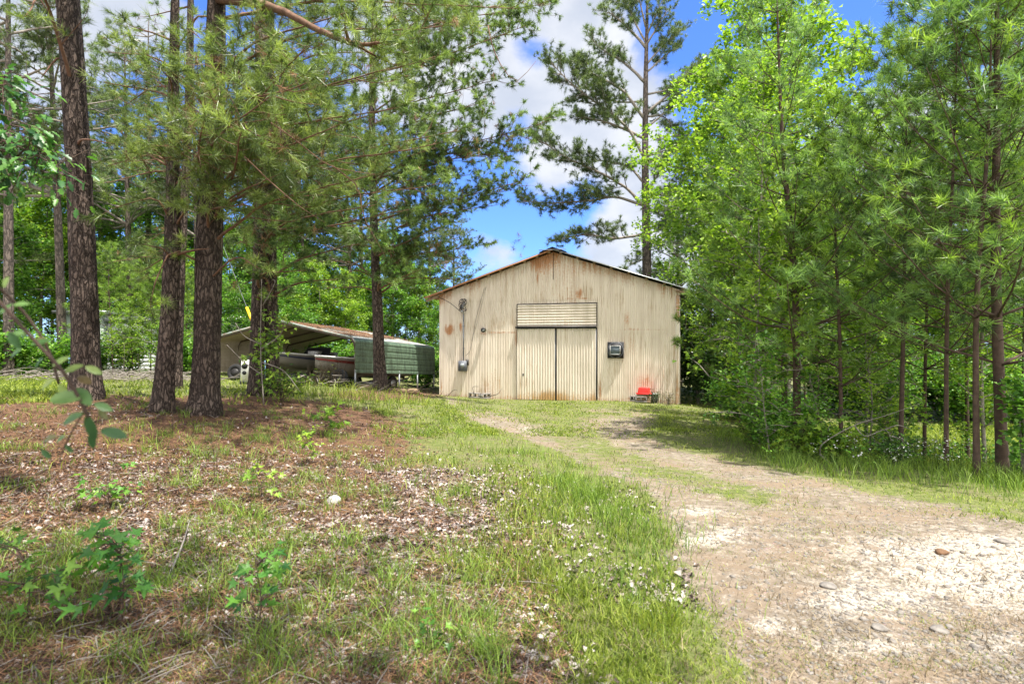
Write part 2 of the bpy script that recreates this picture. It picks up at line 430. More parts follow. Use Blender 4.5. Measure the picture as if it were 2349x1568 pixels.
def ground_mat():
    m, t, o = new_mat('ground_soil')
    c = objco(t, world=True)
    def at(n):
        a = t.nodes.new('ShaderNodeAttribute'); a.attribute_name = n
        return a.outputs['Fac']
    nA = noise(t, c, 1.7, 6, .65); nB = noise(t, c, 11, 6, .7); nC = noise(t, c, 55, 4, .7); nD = noise(t, c, 4.5, 5, .6)
    soil = ramp(t, nB, [(.3, (.10, .08, .056)), (.5, (.205, .17, .128)), (.75, (.33, .285, .23))])
    soil = mixc(t, sstep(t, nA, .42, .62), soil, (.215, .163, .113))
    peb = N(t, 'ShaderNodeTexVoronoi'); peb.inputs['Scale'].default_value = 38; t.links.new(c, peb.inputs['Vector'])
    pebc = mixc(t, .85, (.5, .45, .40), peb.outputs['Color'], 'MULTIPLY')
    soil = mixc(t, mth(t, 'MULTIPLY', sstep(t, peb.outputs['Distance'], .35, .18), mth(t, 'MULTIPLY', sstep(t, nD, .45, .6), .55)), soil, mixc(t, .5, pebc, (.42, .38, .34)))
    sandc = ramp(t, nC, [(.3, (.24, .20, .155)), (.5, (.38, .34, .28)), (.66, (.50, .46, .40))])
    sf = sstep(t, mth(t, 'ADD', at('sand'), mth(t, 'MULTIPLY', mth(t, 'SUBTRACT', mth(t, 'ADD', mth(t, 'MULTIPLY', nB, .6), mth(t, 'MULTIPLY', nC, .4)), .5), 5.0)), .15, 1.2)
    dcol = mixc(t, sf, soil, sandc)
    turf = ramp(t, nB, [(.3, (.075, .09, .03)), (.5, (.13, .155, .045)), (.72, (.22, .20, .10))])
    turf = mixc(t, sstep(t, nA, .45, .7), turf, (.17, .15, .085))
    gf = sstep(t, mth(t, 'ADD', at('grassy'), mth(t, 'MULTIPLY', mth(t, 'SUBTRACT', nD, .5), 1.6)), .35, .75)
    col = mixc(t, gf, dcol, turf)
    stc = ramp(t, nC, [(.25, (.05, .028, .019)), (.5, (.135, .075, .046)), (.75, (.28, .175, .11))])
    stc = mixc(t, sstep(t, nD, .5, .7), stc, (.08, .053, .042))
    stf = sstep(t, mth(t, 'ADD', at('straw'), mth(t, 'MULTIPLY', mth(t, 'SUBTRACT', nD, .5), 1.0)), .3, .6)
    col = mixc(t, stf, col, stc)
    lvc = ramp(t, nC, [(.25, (.06, .042, .034)), (.45, (.15, .105, .085)), (.7, (.32, .26, .22))])
    lvf = sstep(t, mth(t, 'ADD', at('leaves'), mth(t, 'MULTIPLY', mth(t, 'SUBTRACT', nB, .5), 1.3)), .35, .75)
    col = mixc(t, mth(t, 'MULTIPLY', lvf, .9), col, lvc)
    h = mth(t, 'ADD', mth(t, 'MULTIPLY', nB, .7), mth(t, 'MULTIPLY', nC, .6))
    p = principled(t, col, .95, 0, .15, h, .9, .025)
    t.links.new(p.outputs[0], o.inputs[0])
    return m
M['ground'] = ground_mat()
V3 = np.c_[GX.ravel(), GY.ravel(), GZ.ravel()]
nx_ = len(gx)
qi = (np.arange(len(gy) - 1)[:, None] * nx_ + np.arange(nx_ - 1)[None]).ravel()
quads = np.stack([qi, qi + 1, qi + nx_ + 1, qi + nx_], -1)
isd = drv[quads].all(1)
def gmesh(name, sel, label, cat):
    idx = quads[sel]
    used, inv = np.unique(idx.ravel(), return_inverse=True)
    b = MB(); b.add(V3[used], inv.reshape(-1, 4))
    o = b.build(name, M['ground'], None, True)
    for nm, arr in (('grassy', mk[3]), ('sand', mk[4]), ('straw', mk[5]), ('leaves', mk[6])):
        a = o.data.attributes.new(nm, 'FLOAT', 'POINT'); a.data.foreach_set('value', arr[used].astype(np.float32))
    tag(o, label, cat, kind='structure')
gmesh('ground', ~isd, 'uneven ground of pine straw, dead leaves and patchy grass', 'ground')
gmesh('driveway', isd, 'dirt and white sand driveway curving up to the metal barn', 'driveway')

# ------------------------------------------------------------------ leaf & needle builders
def unit(a): return a / (np.linalg.norm(a, axis=-1, keepdims=True) + 1e-12)
def rnd(n): return unit(RNG.normal(size=(n, 3)))
def needles(mb, P, D, L, K=34, wdt=.004, spread=.75):
    P = np.asarray(P); D = unit(np.asarray(D)); L = np.asarray(L); n = len(P)
    d = D[:, None] * RNG.uniform(.15, 1.1, (n, K, 1)) + rnd(n * K).reshape(n, K, 3) * (spread * RNG.uniform(.55, 1.35, (n, 1, 1)))
    d = unit(d)
    root = P[:, None] + D[:, None] * (RNG.uniform(-.55, .1, (n, K, 1)) * L[:, None, None])
    ln = L[:, None, None] * RNG.uniform(.6, 1.0, (n, K, 1))
    tip = root + d * ln
    tip[..., 2] -= .12 * ln[..., 0]
    s = unit(np.cross(d.reshape(-1, 3), rnd(n * K))).reshape(n, K, 3) * wdt * .5
    V = np.stack([root - s, root + s, tip], 2).reshape(-1, 3)
    tone = np.repeat(RNG.uniform(0, 1, n) ** 1.3, K * 3)
    mb.add(V, None, np.arange(n * K * 3).reshape(-1, 3), tone)
def diamonds(mb, P, Nrm, size, asp=.75, fold=.25):
    P = np.asarray(P); n = len(P); Nrm = unit(Nrm)
    a = unit(np.cross(Nrm, rnd(n))); b = np.cross(Nrm, a)
    s = np.asarray(size).reshape(-1, 1)
    v0 = P - a * s * .5; v2 = P + a * s * .5 - Nrm * s * .12
    l = P - b * s * .5 * asp + Nrm * s * fold * .5 - a * s * .06; r = P + b * s * .5 * asp + Nrm * s * fold * .5 - a * s * .06
    V = np.stack([v0, r, v2, l], 1).reshape(-1, 3)
    mb.add(V, None, (np.arange(n)[:, None, None] * 4 + np.array([[0, 1, 2], [0, 2, 3]])[None]).reshape(-1, 3), np.repeat(RNG.uniform(0, 1, n), 4))
STAR = np.array([(0, 0), (.16, -.02), (.52, -.06), (.27, .20), (.60, .48), (.20, .44), (0, 1.0), (-.20, .44), (-.60, .48), (-.27, .20), (-.52, -.06), (-.16, -.02)])
OVAL = np.array([(0, 0), (.12, .12), (.21, .35), (.22, .6), (.13, .85), (0, 1.0), (-.13, .85), (-.22, .6), (-.21, .35), (-.12, .12)])
OAK = np.array([(0, 0), (.05, .15), (.2, .25), (.1, .38), (.26, .52), (.14, .62), (.2, .8), (0, 1.0), (-.2, .8), (-.14, .62), (-.26, .52), (-.1, .38), (-.2, .25), (-.05, .15)])
def leaves(mb, P, A, Nrm, size, tpl, fold=.3, bend=.3):
    P = np.asarray(P); n = len(P); A = unit(np.asarray(A)); Nrm = np.asarray(Nrm)
    B = unit(np.cross(A, Nrm)); Nn = np.cross(B, A)
    s = np.asarray(size).reshape(-1, 1, 1)
    m = len(tpl)
    tp = np.r_[tpl, [[0, .42]]]
    zz = fold * np.abs(tp[:, 0]) - bend * tp[:, 1] ** 2
    V = P[:, None] + s * (B[:, None] * tp[None, :, :1] + A[:, None] * tp[None, :, 1:2] + Nn[:, None] * zz[None, :, None])
    tri = np.array([[i, (i + 1) % m, m] for i in range(m)])
    mb.add(V.reshape(-1, 3), None, (np.arange(n)[:, None, None] * (m + 1) + tri[None]).reshape(-1, 3), np.repeat(RNG.uniform(0, 1, n), m + 1))

def curve(pts, n):
    p = np.asarray(pts, float)
    if len(p) == 2:
        p = np.array([p[0], p[0] * .66 + p[1] * .34, p[0] * .33 + p[1] * .67, p[1]])
    q = np.r_[[2 * p[0] - p[1]], p, [2 * p[-1] - p[-2]]]
    out = []
    for t in np.linspace(0, len(p) - 1 - 1e-6, n):
        i = int(t); f = t - i
        a, b, c, d = q[i:i + 4]
        out.append(.5 * ((2 * b) + (-a + c) * f + (2 * a - 5 * b + 4 * c - d) * f * f + (-a + 3 * b - 3 * c + d) * f ** 3))
    return np.array(out)
class Tree:
    """collects a tree's trunk, branches and leafy crown"""
    def __init__(s): s.trunk = MB(); s.br = MB(); s.P = []; s.D = []; s.L = []
    def tuft(s, p, d, l): s.P.append(p); s.D.append(d); s.L.append(l * random.uniform(.68, 1.22))
    def twig(s, p0, d, ln, r, tl, nt_=3, sides=3):
        k = 4
        d = d / (np.linalg.norm(d) + 1e-9)
        up = np.array([0, 0, random.uniform(.1, .45)])
        pts = [p0]
        dd = d.copy()
        for i in range(k):
            dd = dd + up * .25 + np.array([random.gauss(0, .12) for _ in range(3)]); dd /= np.linalg.norm(dd)
            pts.append(pts[-1] + dd * ln / k)
        pts = np.array(pts)
        s.br.tube(pts, np.linspace(r, r * .4, k + 1), sides, False)
        s.tuft(pts[-1], pts[-1] - pts[-2], tl)
        for j in range(nt_ - 1):
            i = random.randint(2, k); q = pts[i] * (f := random.random()) + pts[i - 1] * (1 - f)
            dv = (pts[i] - pts[i - 1]) / (ln / k) * .6 + np.array([random.gauss(0, .5), random.gauss(0, .5), random.gauss(.25, .35)])
            e = q + dv * random.uniform(.05, .16)
            s.tuft(e, dv, tl * random.uniform(.75, 1))
    def limb(s, pts, r0, tl=.2, dens=1.0, start=.22, sec=.36, wob=.03, tipr=.22, bare=False):
        P0 = np.asarray(pts, float)
        L = np.linalg.norm(np.diff(P0, axis=0), axis=1).sum()
        n = max(8, int(L * 5))
        c = curve(P0, n)
        jit = np.cumsum(RNG.normal(0, wob * .35, c.shape), 0); jit -= np.linspace(0, 1, n)[:, None] * jit[-1]
        c = c + jit * min(L, 3) / 3
        s.br.tube(c, np.linspace(r0, r0 * tipr, n), 6, True)
        if bare: return c
        ns = max(3, int(L * 3.4 * dens))
        side = 1
        for t in np.linspace(start, .98, ns) + RNG.uniform(-.02, .02, ns):
            t = min(max(t, .05), .99)
            i = min(int(t * (n - 1)), n - 2)
            p = c[i] + (c[i + 1] - c[i]) * (t * (n - 1) - i)
            tg = c[i + 1] - c[i]; tg /= np.linalg.norm(tg)
            sd = np.cross(tg, [0, 0, 1]); sd /= np.linalg.norm(sd) + 1e-6
            side = -side
            dv = tg * random.uniform(.4, .9) + sd * side * random.uniform(.5, 1.0) + np.array([0, 0, random.uniform(-.3, .55)])
            dv /= np.linalg.norm(dv)
            ln = max(.25 if L < 1.6 else .72 if tl > .3 else .3, L * sec * (1 - .62 * t) * random.uniform(.6, 1.15))
            if ln > .7:
                k = 5; q = [p]; dd = dv.copy()
                for j in range(k):
                    dd = dd + np.array([random.gauss(0, .14), random.gauss(0, .14), random.gauss(.02, .14)]); dd /= np.linalg.norm(dd)
                    q.append(q[-1] + dd * ln / k)
                q = np.array(q)
                s.br.tube(q, np.linspace(max(r0 * .33, .008), .004, k + 1), 4, False)
                m = max(3, int(ln * 5.5 * dens))
                for tt in np.linspace(.22, 1, m):
                    a = tt * (k - 1e-3); ii = int(a)
                    pp = q[ii] + (q[ii + 1] - q[ii]) * (a - ii)
                    d2 = (q[ii + 1] - q[ii]); d2 /= np.linalg.norm(d2)
                    d2 = d2 * .7 + np.array([random.gauss(0, .6), random.gauss(0, .6), random.gauss(.15, .4)])
                    s.twig(pp, d2, random.uniform(.16, .5), .004, tl * random.uniform(.8, 1.15), random.choice((2, 3)))
            else:
                s.twig(p, dv, ln, .005, tl * random.uniform(.8, 1.15), 3)
        s.twig(c[-1], c[-1] - c[-2], .25, .005, tl, 3)
        return c
    def trunk_line(s, pts, radii, sides=20, n=60, rough=0.0, flare=.35):
        c = curve(pts, n)
        r = np.interp(np.linspace(0, 1, n), np.linspace(0, 1, len(radii)), radii)
        r = r * (1 + flare * np.exp(-np.maximum(c[:, 2] - c[0, 2] - .15, 0) / .28))
        c[0, 2] -= .12
        if rough:
            tg = np.gradient(c, axis=0)
            th = np.arange(sides) * 2 * PI / sides
            rr = r[:, None] * (1 + 0 * th[None])
            zz = c[:, 2][:, None] + 0 * th[None]
            cx_, sx_ = np.cos(th)[None] * 1.0, np.sin(th)[None] * 1.0
            f = vnoise(cx_ * r[0] * 22 + 0 * zz, sx_ * r[0] * 22 + 0 * zz, zz * 3.2, 3)
            f2 = vnoise(cx_ * r[0] * 50, sx_ * r[0] * 50, zz * 11, 8)
            rr = rr + rough * (1 - np.abs(2 * f - 1) * 1.6) * .8 + rough * .5 * (f2 - .5) + rough * 1.5 * (vnoise(cx_ * 1.5, sx_ * 1.5, zz * .8, 5) - .5)
            V = np.stack([c[:, 0][:, None] + rr * cx_, c[:, 1][:, None] + rr * sx_, zz], -1)
            V = np.concatenate([V, V[:, :1]], 1)
            s.trunk.grid(V, flip=False)
        else:
            s.trunk.tube(c, r, sides, True)
        return c
    def finish(s, name, loc, label, nm='needle_mid', K=30, wdt=.005, bark='bark', brm='bark_red', group=None, leafy=None, cat='tree', smooth=True):
        root = empty(name, loc, 0, label, cat, group)
        off = np.array(loc, float)
        for b in (s.trunk, s.br):
            for i in range(len(b.v)): b.v[i] = b.v[i] - off
        if s.trunk.v: s.trunk.build('trunk', M[bark], root, smooth)
        if s.br.v: s.br.build('branches', M[brm], root, True)
        if s.P:
            P = np.array(s.P) - off; D = np.array(s.D); L = np.array(s.L)
            mb = MB()
            if leafy is None:
                dd_ = RNG.uniform(0, 1, len(P)) < (.07 if nm in ('needle_near', 'needle_mid') else .02)
                needles(mb, P[~dd_], D[~dd_], L[~dd_], K, wdt)
                if dd_.sum() > 8 and nm in ('needle_near', 'needle_mid'):
                    m2 = MB(); needles(m2, P[dd_], D[dd_] - [0, 0, .8], L[dd_] * .8, K // 2, wdt * .8); m2.build('dead_needles', M['needle_dead'], root)
            else:
                per, size, sg = leafy
                PP = np.repeat(P, per, 0) + RNG.normal(0, sg, (len(P) * per, 3))
                nn = RNG.normal(0, .55, (len(PP), 3)); nn[:, 2] += 1.0
                diamonds(mb, PP, nn, size * RNG.uniform(.6, 1.2, len(PP)))
            mb.build('crown', M[nm], root)
        return root
def trunk_uv(T, pts, d, base, sides=40, rough=.014, n=110, flare=.25):
    """pts: (u, v, width) seen at distance d, from the foot up"""
    P = [W(u, v, d) for u, v, w_ in pts]
    P[0][2] = g1(P[0][0], P[0][1]) - .02
    r = [w_ * .93 * d / F / 2 for _, _, w_ in pts]
    return T.trunk_line(P, r, sides, n, rough, flare)
def onc(c, z):
    i = int(np.argmin(np.abs(c[:, 2] - z))); return c[i]
def limb_to(T, c, tip, rise=-.4, r0=.035, mid=None, **k):
    """limb leaving trunk line c and ending at a picture point (u, v, d)"""
    t = W(*tip)
    zs = t[2] - rise
    s0 = onc(c, zs)
    pts = [s0]
    if mid: pts += [W(*m_) for m_ in mid]
    else:
        a = s0 * .62 + t * .38; a[2] += random.uniform(.05, .35); a[:2] += RNG.normal(0, .12, 2)
        pts += [a]
    pts.append(t)
    return T.limb(pts, r0, **k)
# ------------------------------------------------------------------ the barn
BO = np.array([-2.97, 23.3, -0.66]); BANG = math.atan2(-2.62, 9.08); BW = 9.45; BD = 13.0
def bsz(cx, cy):
    u = (1100 + .3236 * cx) / 1.1477; v = (620 + .3236 * cy) / 1.1477
    r = (u - CU) / F
    ca, sa = math.cos(BANG), -math.sin(BANG)
    s = (r * BO[1] - BO[0]) / (ca + sa * r)
    y = BO[1] - sa * s
    return s, CAM_Z - (v - CV) / F * y - BO[2]
EAVE, RIDGE = 4.16, 5.72
RS = 4.78
def topz(s): return np.where(s < RS, EAVE + .02 + (RIDGE - EAVE) * s / RS, RIDGE - (RIDGE - EAVE) * (s - RS) / (BW - RS))
rusts_and_bounce = [(*bsz(262, 770), .30, .26, 1.2), (*bsz(348, 745), .07, .25, 1.1), (*bsz(228, 760), .05, .3, 1), (*bsz(540, 795), .2, .12, .8), (*bsz(800, 850), .07, .5, .9),
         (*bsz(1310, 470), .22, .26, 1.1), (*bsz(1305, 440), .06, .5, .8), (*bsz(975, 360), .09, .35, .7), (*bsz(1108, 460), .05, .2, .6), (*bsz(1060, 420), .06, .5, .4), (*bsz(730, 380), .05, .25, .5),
         (*bsz(850, 290), .06, .25, .6), (*bsz(1700, 700), .12, .4, .8), (*bsz(1740, 760), .5, .05, .6), (*bsz(1860, 1060), .08, .35, .6), (*bsz(1850, 1190), .5, .35, .6), (*bsz(1720, 1240), .12, .3, .7),  # wide patch by the red tub stands in for reflected red light
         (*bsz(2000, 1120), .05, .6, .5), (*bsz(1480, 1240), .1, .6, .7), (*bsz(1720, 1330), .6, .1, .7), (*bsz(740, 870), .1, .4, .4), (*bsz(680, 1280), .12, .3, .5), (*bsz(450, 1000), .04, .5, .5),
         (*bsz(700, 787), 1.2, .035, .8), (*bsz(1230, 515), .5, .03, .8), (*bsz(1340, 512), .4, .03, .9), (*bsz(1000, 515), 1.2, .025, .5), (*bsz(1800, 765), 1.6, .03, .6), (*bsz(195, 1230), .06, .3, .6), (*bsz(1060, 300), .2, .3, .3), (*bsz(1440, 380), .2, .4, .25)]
def rust_bounce_f(s, z):  # real rust and dirt, plus the red bounce painted by the tub
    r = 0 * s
    for a, b, ra, rb, k in rusts_and_bounce:
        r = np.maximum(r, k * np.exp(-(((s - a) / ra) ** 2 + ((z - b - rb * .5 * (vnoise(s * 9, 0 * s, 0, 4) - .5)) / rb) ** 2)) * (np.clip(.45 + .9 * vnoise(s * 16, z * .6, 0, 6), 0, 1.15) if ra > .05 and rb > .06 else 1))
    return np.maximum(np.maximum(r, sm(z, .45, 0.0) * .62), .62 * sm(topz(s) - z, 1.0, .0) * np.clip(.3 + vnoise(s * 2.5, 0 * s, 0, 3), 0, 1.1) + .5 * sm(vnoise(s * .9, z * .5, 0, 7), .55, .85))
def corr_mat(name, base, dark, rustc, amt=.0, metal=0.0, rough=.55):
    m, t, o = new_mat(name)
    c = objco(t)
    a = t.nodes.new('ShaderNodeAttribute'); a.attribute_name = 'rust'
    st = noise(t, objco(t, (5.5, 5.5, .35)), 1.0, 5, .65)
    st2 = noise(t, objco(t, (19, 19, .6)), 1.0, 4, .7)
    big = noise(t, c, .9, 4, .6); fine = noise(t, c, 14, 5, .7)
    b = ramp(t, mth(t, 'ADD', mth(t, 'MULTIPLY', st, .6), mth(t, 'MULTIPLY', big, .4)), [(.35, dark), (.55, base), (.75, tuple(min(1, k * 1.12) for k in base))])
    f = sstep(t, mth(t, 'ADD', mth(t, 'MULTIPLY', st2, .6), mth(t, 'MULTIPLY', big, .4)), .56 - amt, .72 - amt)
    b = mixc(t, mth(t, 'MULTIPLY', f, mth(t, 'MULTIPLY', sstep(t, big, .38, .62), .8)), b, (.36, .24, .12))
    rf = sstep(t, mth(t, 'ADD', a.outputs['Fac'], mth(t, 'MULTIPLY', mth(t, 'SUBTRACT', mth(t, 'ADD', mth(t, 'MULTIPLY', st2, .6), mth(t, 'MULTIPLY', fine, .4)), .5), 2.4)), .35, .95)
    rc = ramp(t, fine, [(.3, tuple(k * .55 for k in rustc)), (.65, rustc)])
    b = mixc(t, mth(t, 'MULTIPLY', rf, .88), b, rc)
    p = principled(t, b, rough, metal, .4, fine, .12, .01)
    t.links.new(p.outputs[0], o.inputs[0])
    return m
M['barn_wall'] = corr_mat('cream_corrugated', (.76, .675, .565), (.58, .485, .385), (.50, .20, .055), .06)
M['barn_door'] = corr_mat('door_corrugated', (.74, .66, .56), (.58, .505, .41), (.52, .29, .09), .04)
M['roof_rust'] = corr_mat('rusty_roof', (.33, .17, .09), (.20, .10, .06), (.36, .15, .06), .1)
M['roof_grey'] = corr_mat('galvanised_roof', (.45, .45, .45), (.28, .28, .28), (.33, .2, .12), .0, .6, .45)
M['wood'] = plain('weathered_wood', (.30, .21, .13), .9, 0, .4, 8)
M['dark_metal'] = plain('dark_metal', (.03, .028, .027), .5, .3, .3)
M['black_plastic'] = plain('black_plastic', (.012, .012, .015), .65, 0, .2)
M['grey_metal'] = plain('grey_metal', (.13, .14, .16), .6, .1, .25, 9)
M['galv'] = plain('galvanised_steel', (.42, .44, .46), .45, .6, .2, 9)
M['white_paint'] = plain('white_paint', (.72, .71, .68), .5, 0, .18, 5)
M['glass'] = plain('meter_glass', (.25, .28, .28), .1, 0, .1, 5, .8, 0)
M['solar'] = plain('solar_cell', (.10, .13, .15), .5, .0, .12, 30, .4, 0)
M['concrete'] = plain('concrete', (.27, .25, .23), .95, 0, .3, 14)
M['stone'] = plain('stone', (.21, .19, .165), .95, 0, .5, 14, bump=.5)
M['stone_brown'] = plain('brown_stone', (.17, .095, .05), .95, 0, .35, 20, bump=.5)
M['quartz'] = plain('white_rock', (.46, .44, .41), .9, 0, .2, 14, bump=.5)
M['red_plastic'] = plain('red_plastic', (.80, .018, .012), .45, 0, .12, 5, .5, .03)
M['gap'] = plain('dark_gap', (.012, .01, .009), .95, 0, .2)

barn = empty('barn', BO, BANG, 'large cream corrugated metal barn with rust stains and double doors', 'barn')
def corr(mb, s0, s1, zb, zt, y0, pitch=.0676, amp=.012, rows=90, tone=0.0, rust=True, seg=6, horizontal=False):
    n = max(2, int(round((s1 - s0) / pitch * seg))) + 1
    S = np.linspace(s0, s1, n)
    T_ = np.linspace(0, 1, rows)
    zt_ = zt(S) if callable(zt) else np.full(n, zt)
    SS = np.tile(S, (rows, 1)); ZZ = zb + (zt_ - zb)[None] * T_[:, None]
    YY = y0 - amp * np.cos(SS / pitch * 2 * PI)
    V = np.stack([SS, YY, ZZ], -1)
    mb.grid(V, at=(rust_bounce_f(SS, ZZ) if rust else 0 * SS))
mb = MB()
seam1, seam2 = bsz(1000, 786)[1], bsz(1000, 514)[1]
k = 0
for tier, (za, zb_) in enumerate(((0, seam1), (seam1 - .05, seam2), (seam2 - .05, None))):
    s = 0.0
    while s < BW - .01:
        e = min(BW, s + 10 * .0676 * (1 if random.random() < .8 else 1.1))
        y0 = -.006 * tier - .003 * (k % 2) - random.uniform(0, .002); k += 1
        off = random.uniform(-.012, .012)
        z0 = za + (off if tier else -.15)
        if tier < 2: corr(mb, s, e, z0, zb_, y0)
        else: corr(mb, s, e, z0, topz, y0, rows=50)
        s = e
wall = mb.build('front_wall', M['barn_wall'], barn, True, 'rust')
def sidewall(name, P0, P1, h, lab=None):
    P0 = np.array(P0); P1 = np.array(P1); L = np.linalg.norm(P1 - P0); n = int(L / .0676 * 4)
    t_ = np.linspace(0, L, n); d = (P1 - P0) / L; nn = np.array([d[1], -d[0]])
    q = P0[None] + d[None] * t_[:, None] + nn[None] * (.009 * np.cos(t_ / .0676 * 2 * PI))[:, None]
    hh = h(t_) if callable(h) else np.full(n, h)
    V = np.stack([np.c_[q, np.full(n, -.3)], np.c_[q, hh]], 0)
    b = MB(); b.grid(V); return b.build(name, M['barn_wall'], barn, True, 'rust')
sidewall('side_wall', (BW, .012), (BW, BD), EAVE - .02)
sidewall('side_wall', (0, BD), (0, .012), EAVE - .02)
sidewall('back_wall', (BW - .02, BD), (.02, BD), lambda t_: topz(BW - t_) - .03)
# roof: two corrugated slopes with a little thickness, front overhang
def slope(name, s0, z0, s1, z1, mat, rust):
    n = int((BD + .7) / .0676 * 4)
    yy = np.linspace(-.28, BD + .4, n)
    wv = .009 * np.cos(yy / .0676 * 2 * PI)
    A = np.stack([np.stack([np.full(n, s0 + (s1 - s0) * f), yy, z0 + (z1 - z0) * f + wv], -1) for f in np.linspace(0, 1, 12)], 0)
    b = MB(); rr = (fbm(A[..., 0] * .8, A[..., 1] * .8, 0, 3, 4) - .2) * rust
    b.grid(A, at=rr); b.grid(A - [0, 0, .012], at=rr, flip=True)
    return b.build(name, mat, barn, True, 'rust')
pit = (RIDGE - EAVE) / RS
slope('roof_slope', RS, RIDGE + .10, -.55, RIDGE + .10 - pit * (RS + .55), M['roof_rust'], 1.0)
pr = (RIDGE - EAVE) / (BW - RS)
slope('roof_slope', RS, RIDGE + .10, BW + .42, RIDGE + .10 - pr * (BW + .42 - RS), M['roof_grey'], .3)
b = MB()
for sg, p_ in ((-1, pit), (1, pr)):
    A = np.array([[RS, -.33, RIDGE + .165], [RS + sg * .52, -.33, RIDGE + .165 - p_ * .52 - .02]])
    V = np.stack([A, A + [0, BD + .75, 0]], 0); b.grid(V); b.grid(V - [0, 0, .02]);
    b.box(((A[0] + A[1]) / 2 + [0, .005, -.02]), (.52, .012, .03))
b.build('ridge_cap', M['grey_metal'], barn, False)
for f in np.linspace(.03, .97, 11):
    s = RS - f * (RS + .45); z = RIDGE + .05 - pit * (RS - s)
    b = MB(); b.box((s, -.13, z - .02), (.10, .26, .05)); b.build('purlin_end', M['wood'], barn)
for f in np.linspace(.06, .96, 8):
    s = RS + f * (BW + .3 - RS); z = RIDGE + .055 - pr * (s - RS); b = MB(); b.box((s, -.12, z - .02), (.09, .24, .045)); b.build('purlin_end', M['wood'], barn)
# verge boards (sloping strips beneath the roof edge)
def strip_board(s0, z0, s1, z1, y, h, th, mat, name):
    d = np.array([s1 - s0, 0, z1 - z0]); b = MB()
    v = []
    for yy in (y, y + th):
        v += [(s0, yy, z0), (s1, yy, z1), (s1, yy, z1 - h), (s0, yy, z0 - h)]
    b.add(v, [(0, 3, 2, 1), (4, 5, 6, 7), (0, 1, 5, 4), (1, 2, 6, 5), (2, 3, 7, 6), (3, 0, 4, 7)], at=.8); return b.build(name, mat, barn, attr='rust')
strip_board(RS - .03, RIDGE + .075, -.55, RIDGE + .075 - pit * (RS + .52), -.30, .055, .012, M['roof_rust'], 'verge_trim')
strip_board(RS + .03, RIDGE + .085, BW + .42, RIDGE + .085 - pr * (BW + .39 - RS), -.30, .035, .012, M['galv'], 'verge_trim')
strip_board(BW - .15, EAVE + .0, BW + .38, EAVE - .13, -.2, .10, .03, M['wood'], 'eave_board')
strip_board(.05, EAVE + .0, -.5, EAVE - .17, -.2, .10, .03, M['wood'], 'eave_board')
# doors, each leaf standing 4-5 cm proud of the wall
def leafdoor(c0, c1, ctop, cbot, y, pitch, name):
    s0, zt = bsz(c0, ctop); s1, zb = bsz(c1, ctop); _, zbt = bsz((c0 + c1) / 2, cbot)
    zt = bsz(1130, ctop)[1]
    b = MB()
    n = int((s1 - s0) / pitch * 8) + 1; S = np.linspace(s0, s1, n); T_ = np.linspace(0, 1, 40)
    SS = np.tile(S, (40, 1)); ZZ = .02 + (zt - .02) * T_[:, None] + 0 * SS
    YY = y - .017 * np.cos((SS - s0) / pitch * 2 * PI) + .004 * np.sin(ZZ * 3 + SS * 2)
    b.grid(np.stack([SS, YY, ZZ], -1), at=sm(ZZ, .75, 0) * (.9 + .25 * np.sin(SS * 3)) )
    dd = b.build(name, M['barn_door'], barn, True, 'rust')
    e = MB()
    for sx in (s0 + .008, s1 - .008): e.box((sx, y + .02, zt / 2 + .01), (.016, .05, zt - .02))
    e.box(((s0 + s1) / 2, y + .03, zt + .004), (s1 - s0, .05, .014))
    e.build('door_edge', M['grey_metal'], dd)
    return dd, s0, s1, zt
d1, a0, a1, dz_ = leafdoor(814, 1122, 757, 1352, -.07, .105, 'door')
d2, b0, b1, _z = leafdoor(1134, 1453, 757, 1352, -.055, .105, 'door')
b = MB(); b.box((a0 + .24, -.095, 1.0), (.035, .02, .07)); b.box((a0 + .24, -.1, .955), (.05, .012, .04)); b.build('latch', M['dark_metal'], d1)
b = MB(); b.box(((a0 + b1) / 2, -.022, dz_ / 2), (b1 - a0 + .07, .018, dz_ + .06)); b.build('door_gap_shade', M['gap'], barn)  # black sheet on the uncut wall, painting the shade in the door gaps
s0, z0 = bsz(802, 752); s1, z1 = bsz(1458, 736)
b = MB(); b.box(((s0 + s1) / 2, -.10, dz_ + .06), (s1 - s0, .09, .075)); b.build('door_track', M['dark_metal'], barn)
# horizontal panel above the doors
zA, zB = dz_ + .10, bsz(1130, 556)[1]
n = 90; zz = np.linspace(zA, zB, n); S = np.linspace(a0, b1, 12)
ZZ, SS = np.meshgrid(zz, S, indexing='ij')
b = MB(); b.grid(np.stack([SS, -.05 - .018 * np.cos(ZZ / .105 * 2 * PI), ZZ], -1), at=0 * SS + .05)
tp = b.build('transom_panel', M['barn_door'], barn, True, 'rust')
b = MB(); b.box(((a0 + b1) / 2, -.03, zB + .012), (b1 - a0 + .06, .06, .022)); b.box((a0 - .02, -.03, (zA + zB) / 2), (.022, .05, zB - zA)); b.box((b1 + .02, -.03, (zA + zB) / 2), (.02, .05, zB - zA)); b.build('frame', M['gap'], tp)
b = MB(); b.box((RS - .02, -.018, RIDGE - .55), (.012, .012, 1.0)); b.build('wall_seam', M['gap'], barn)
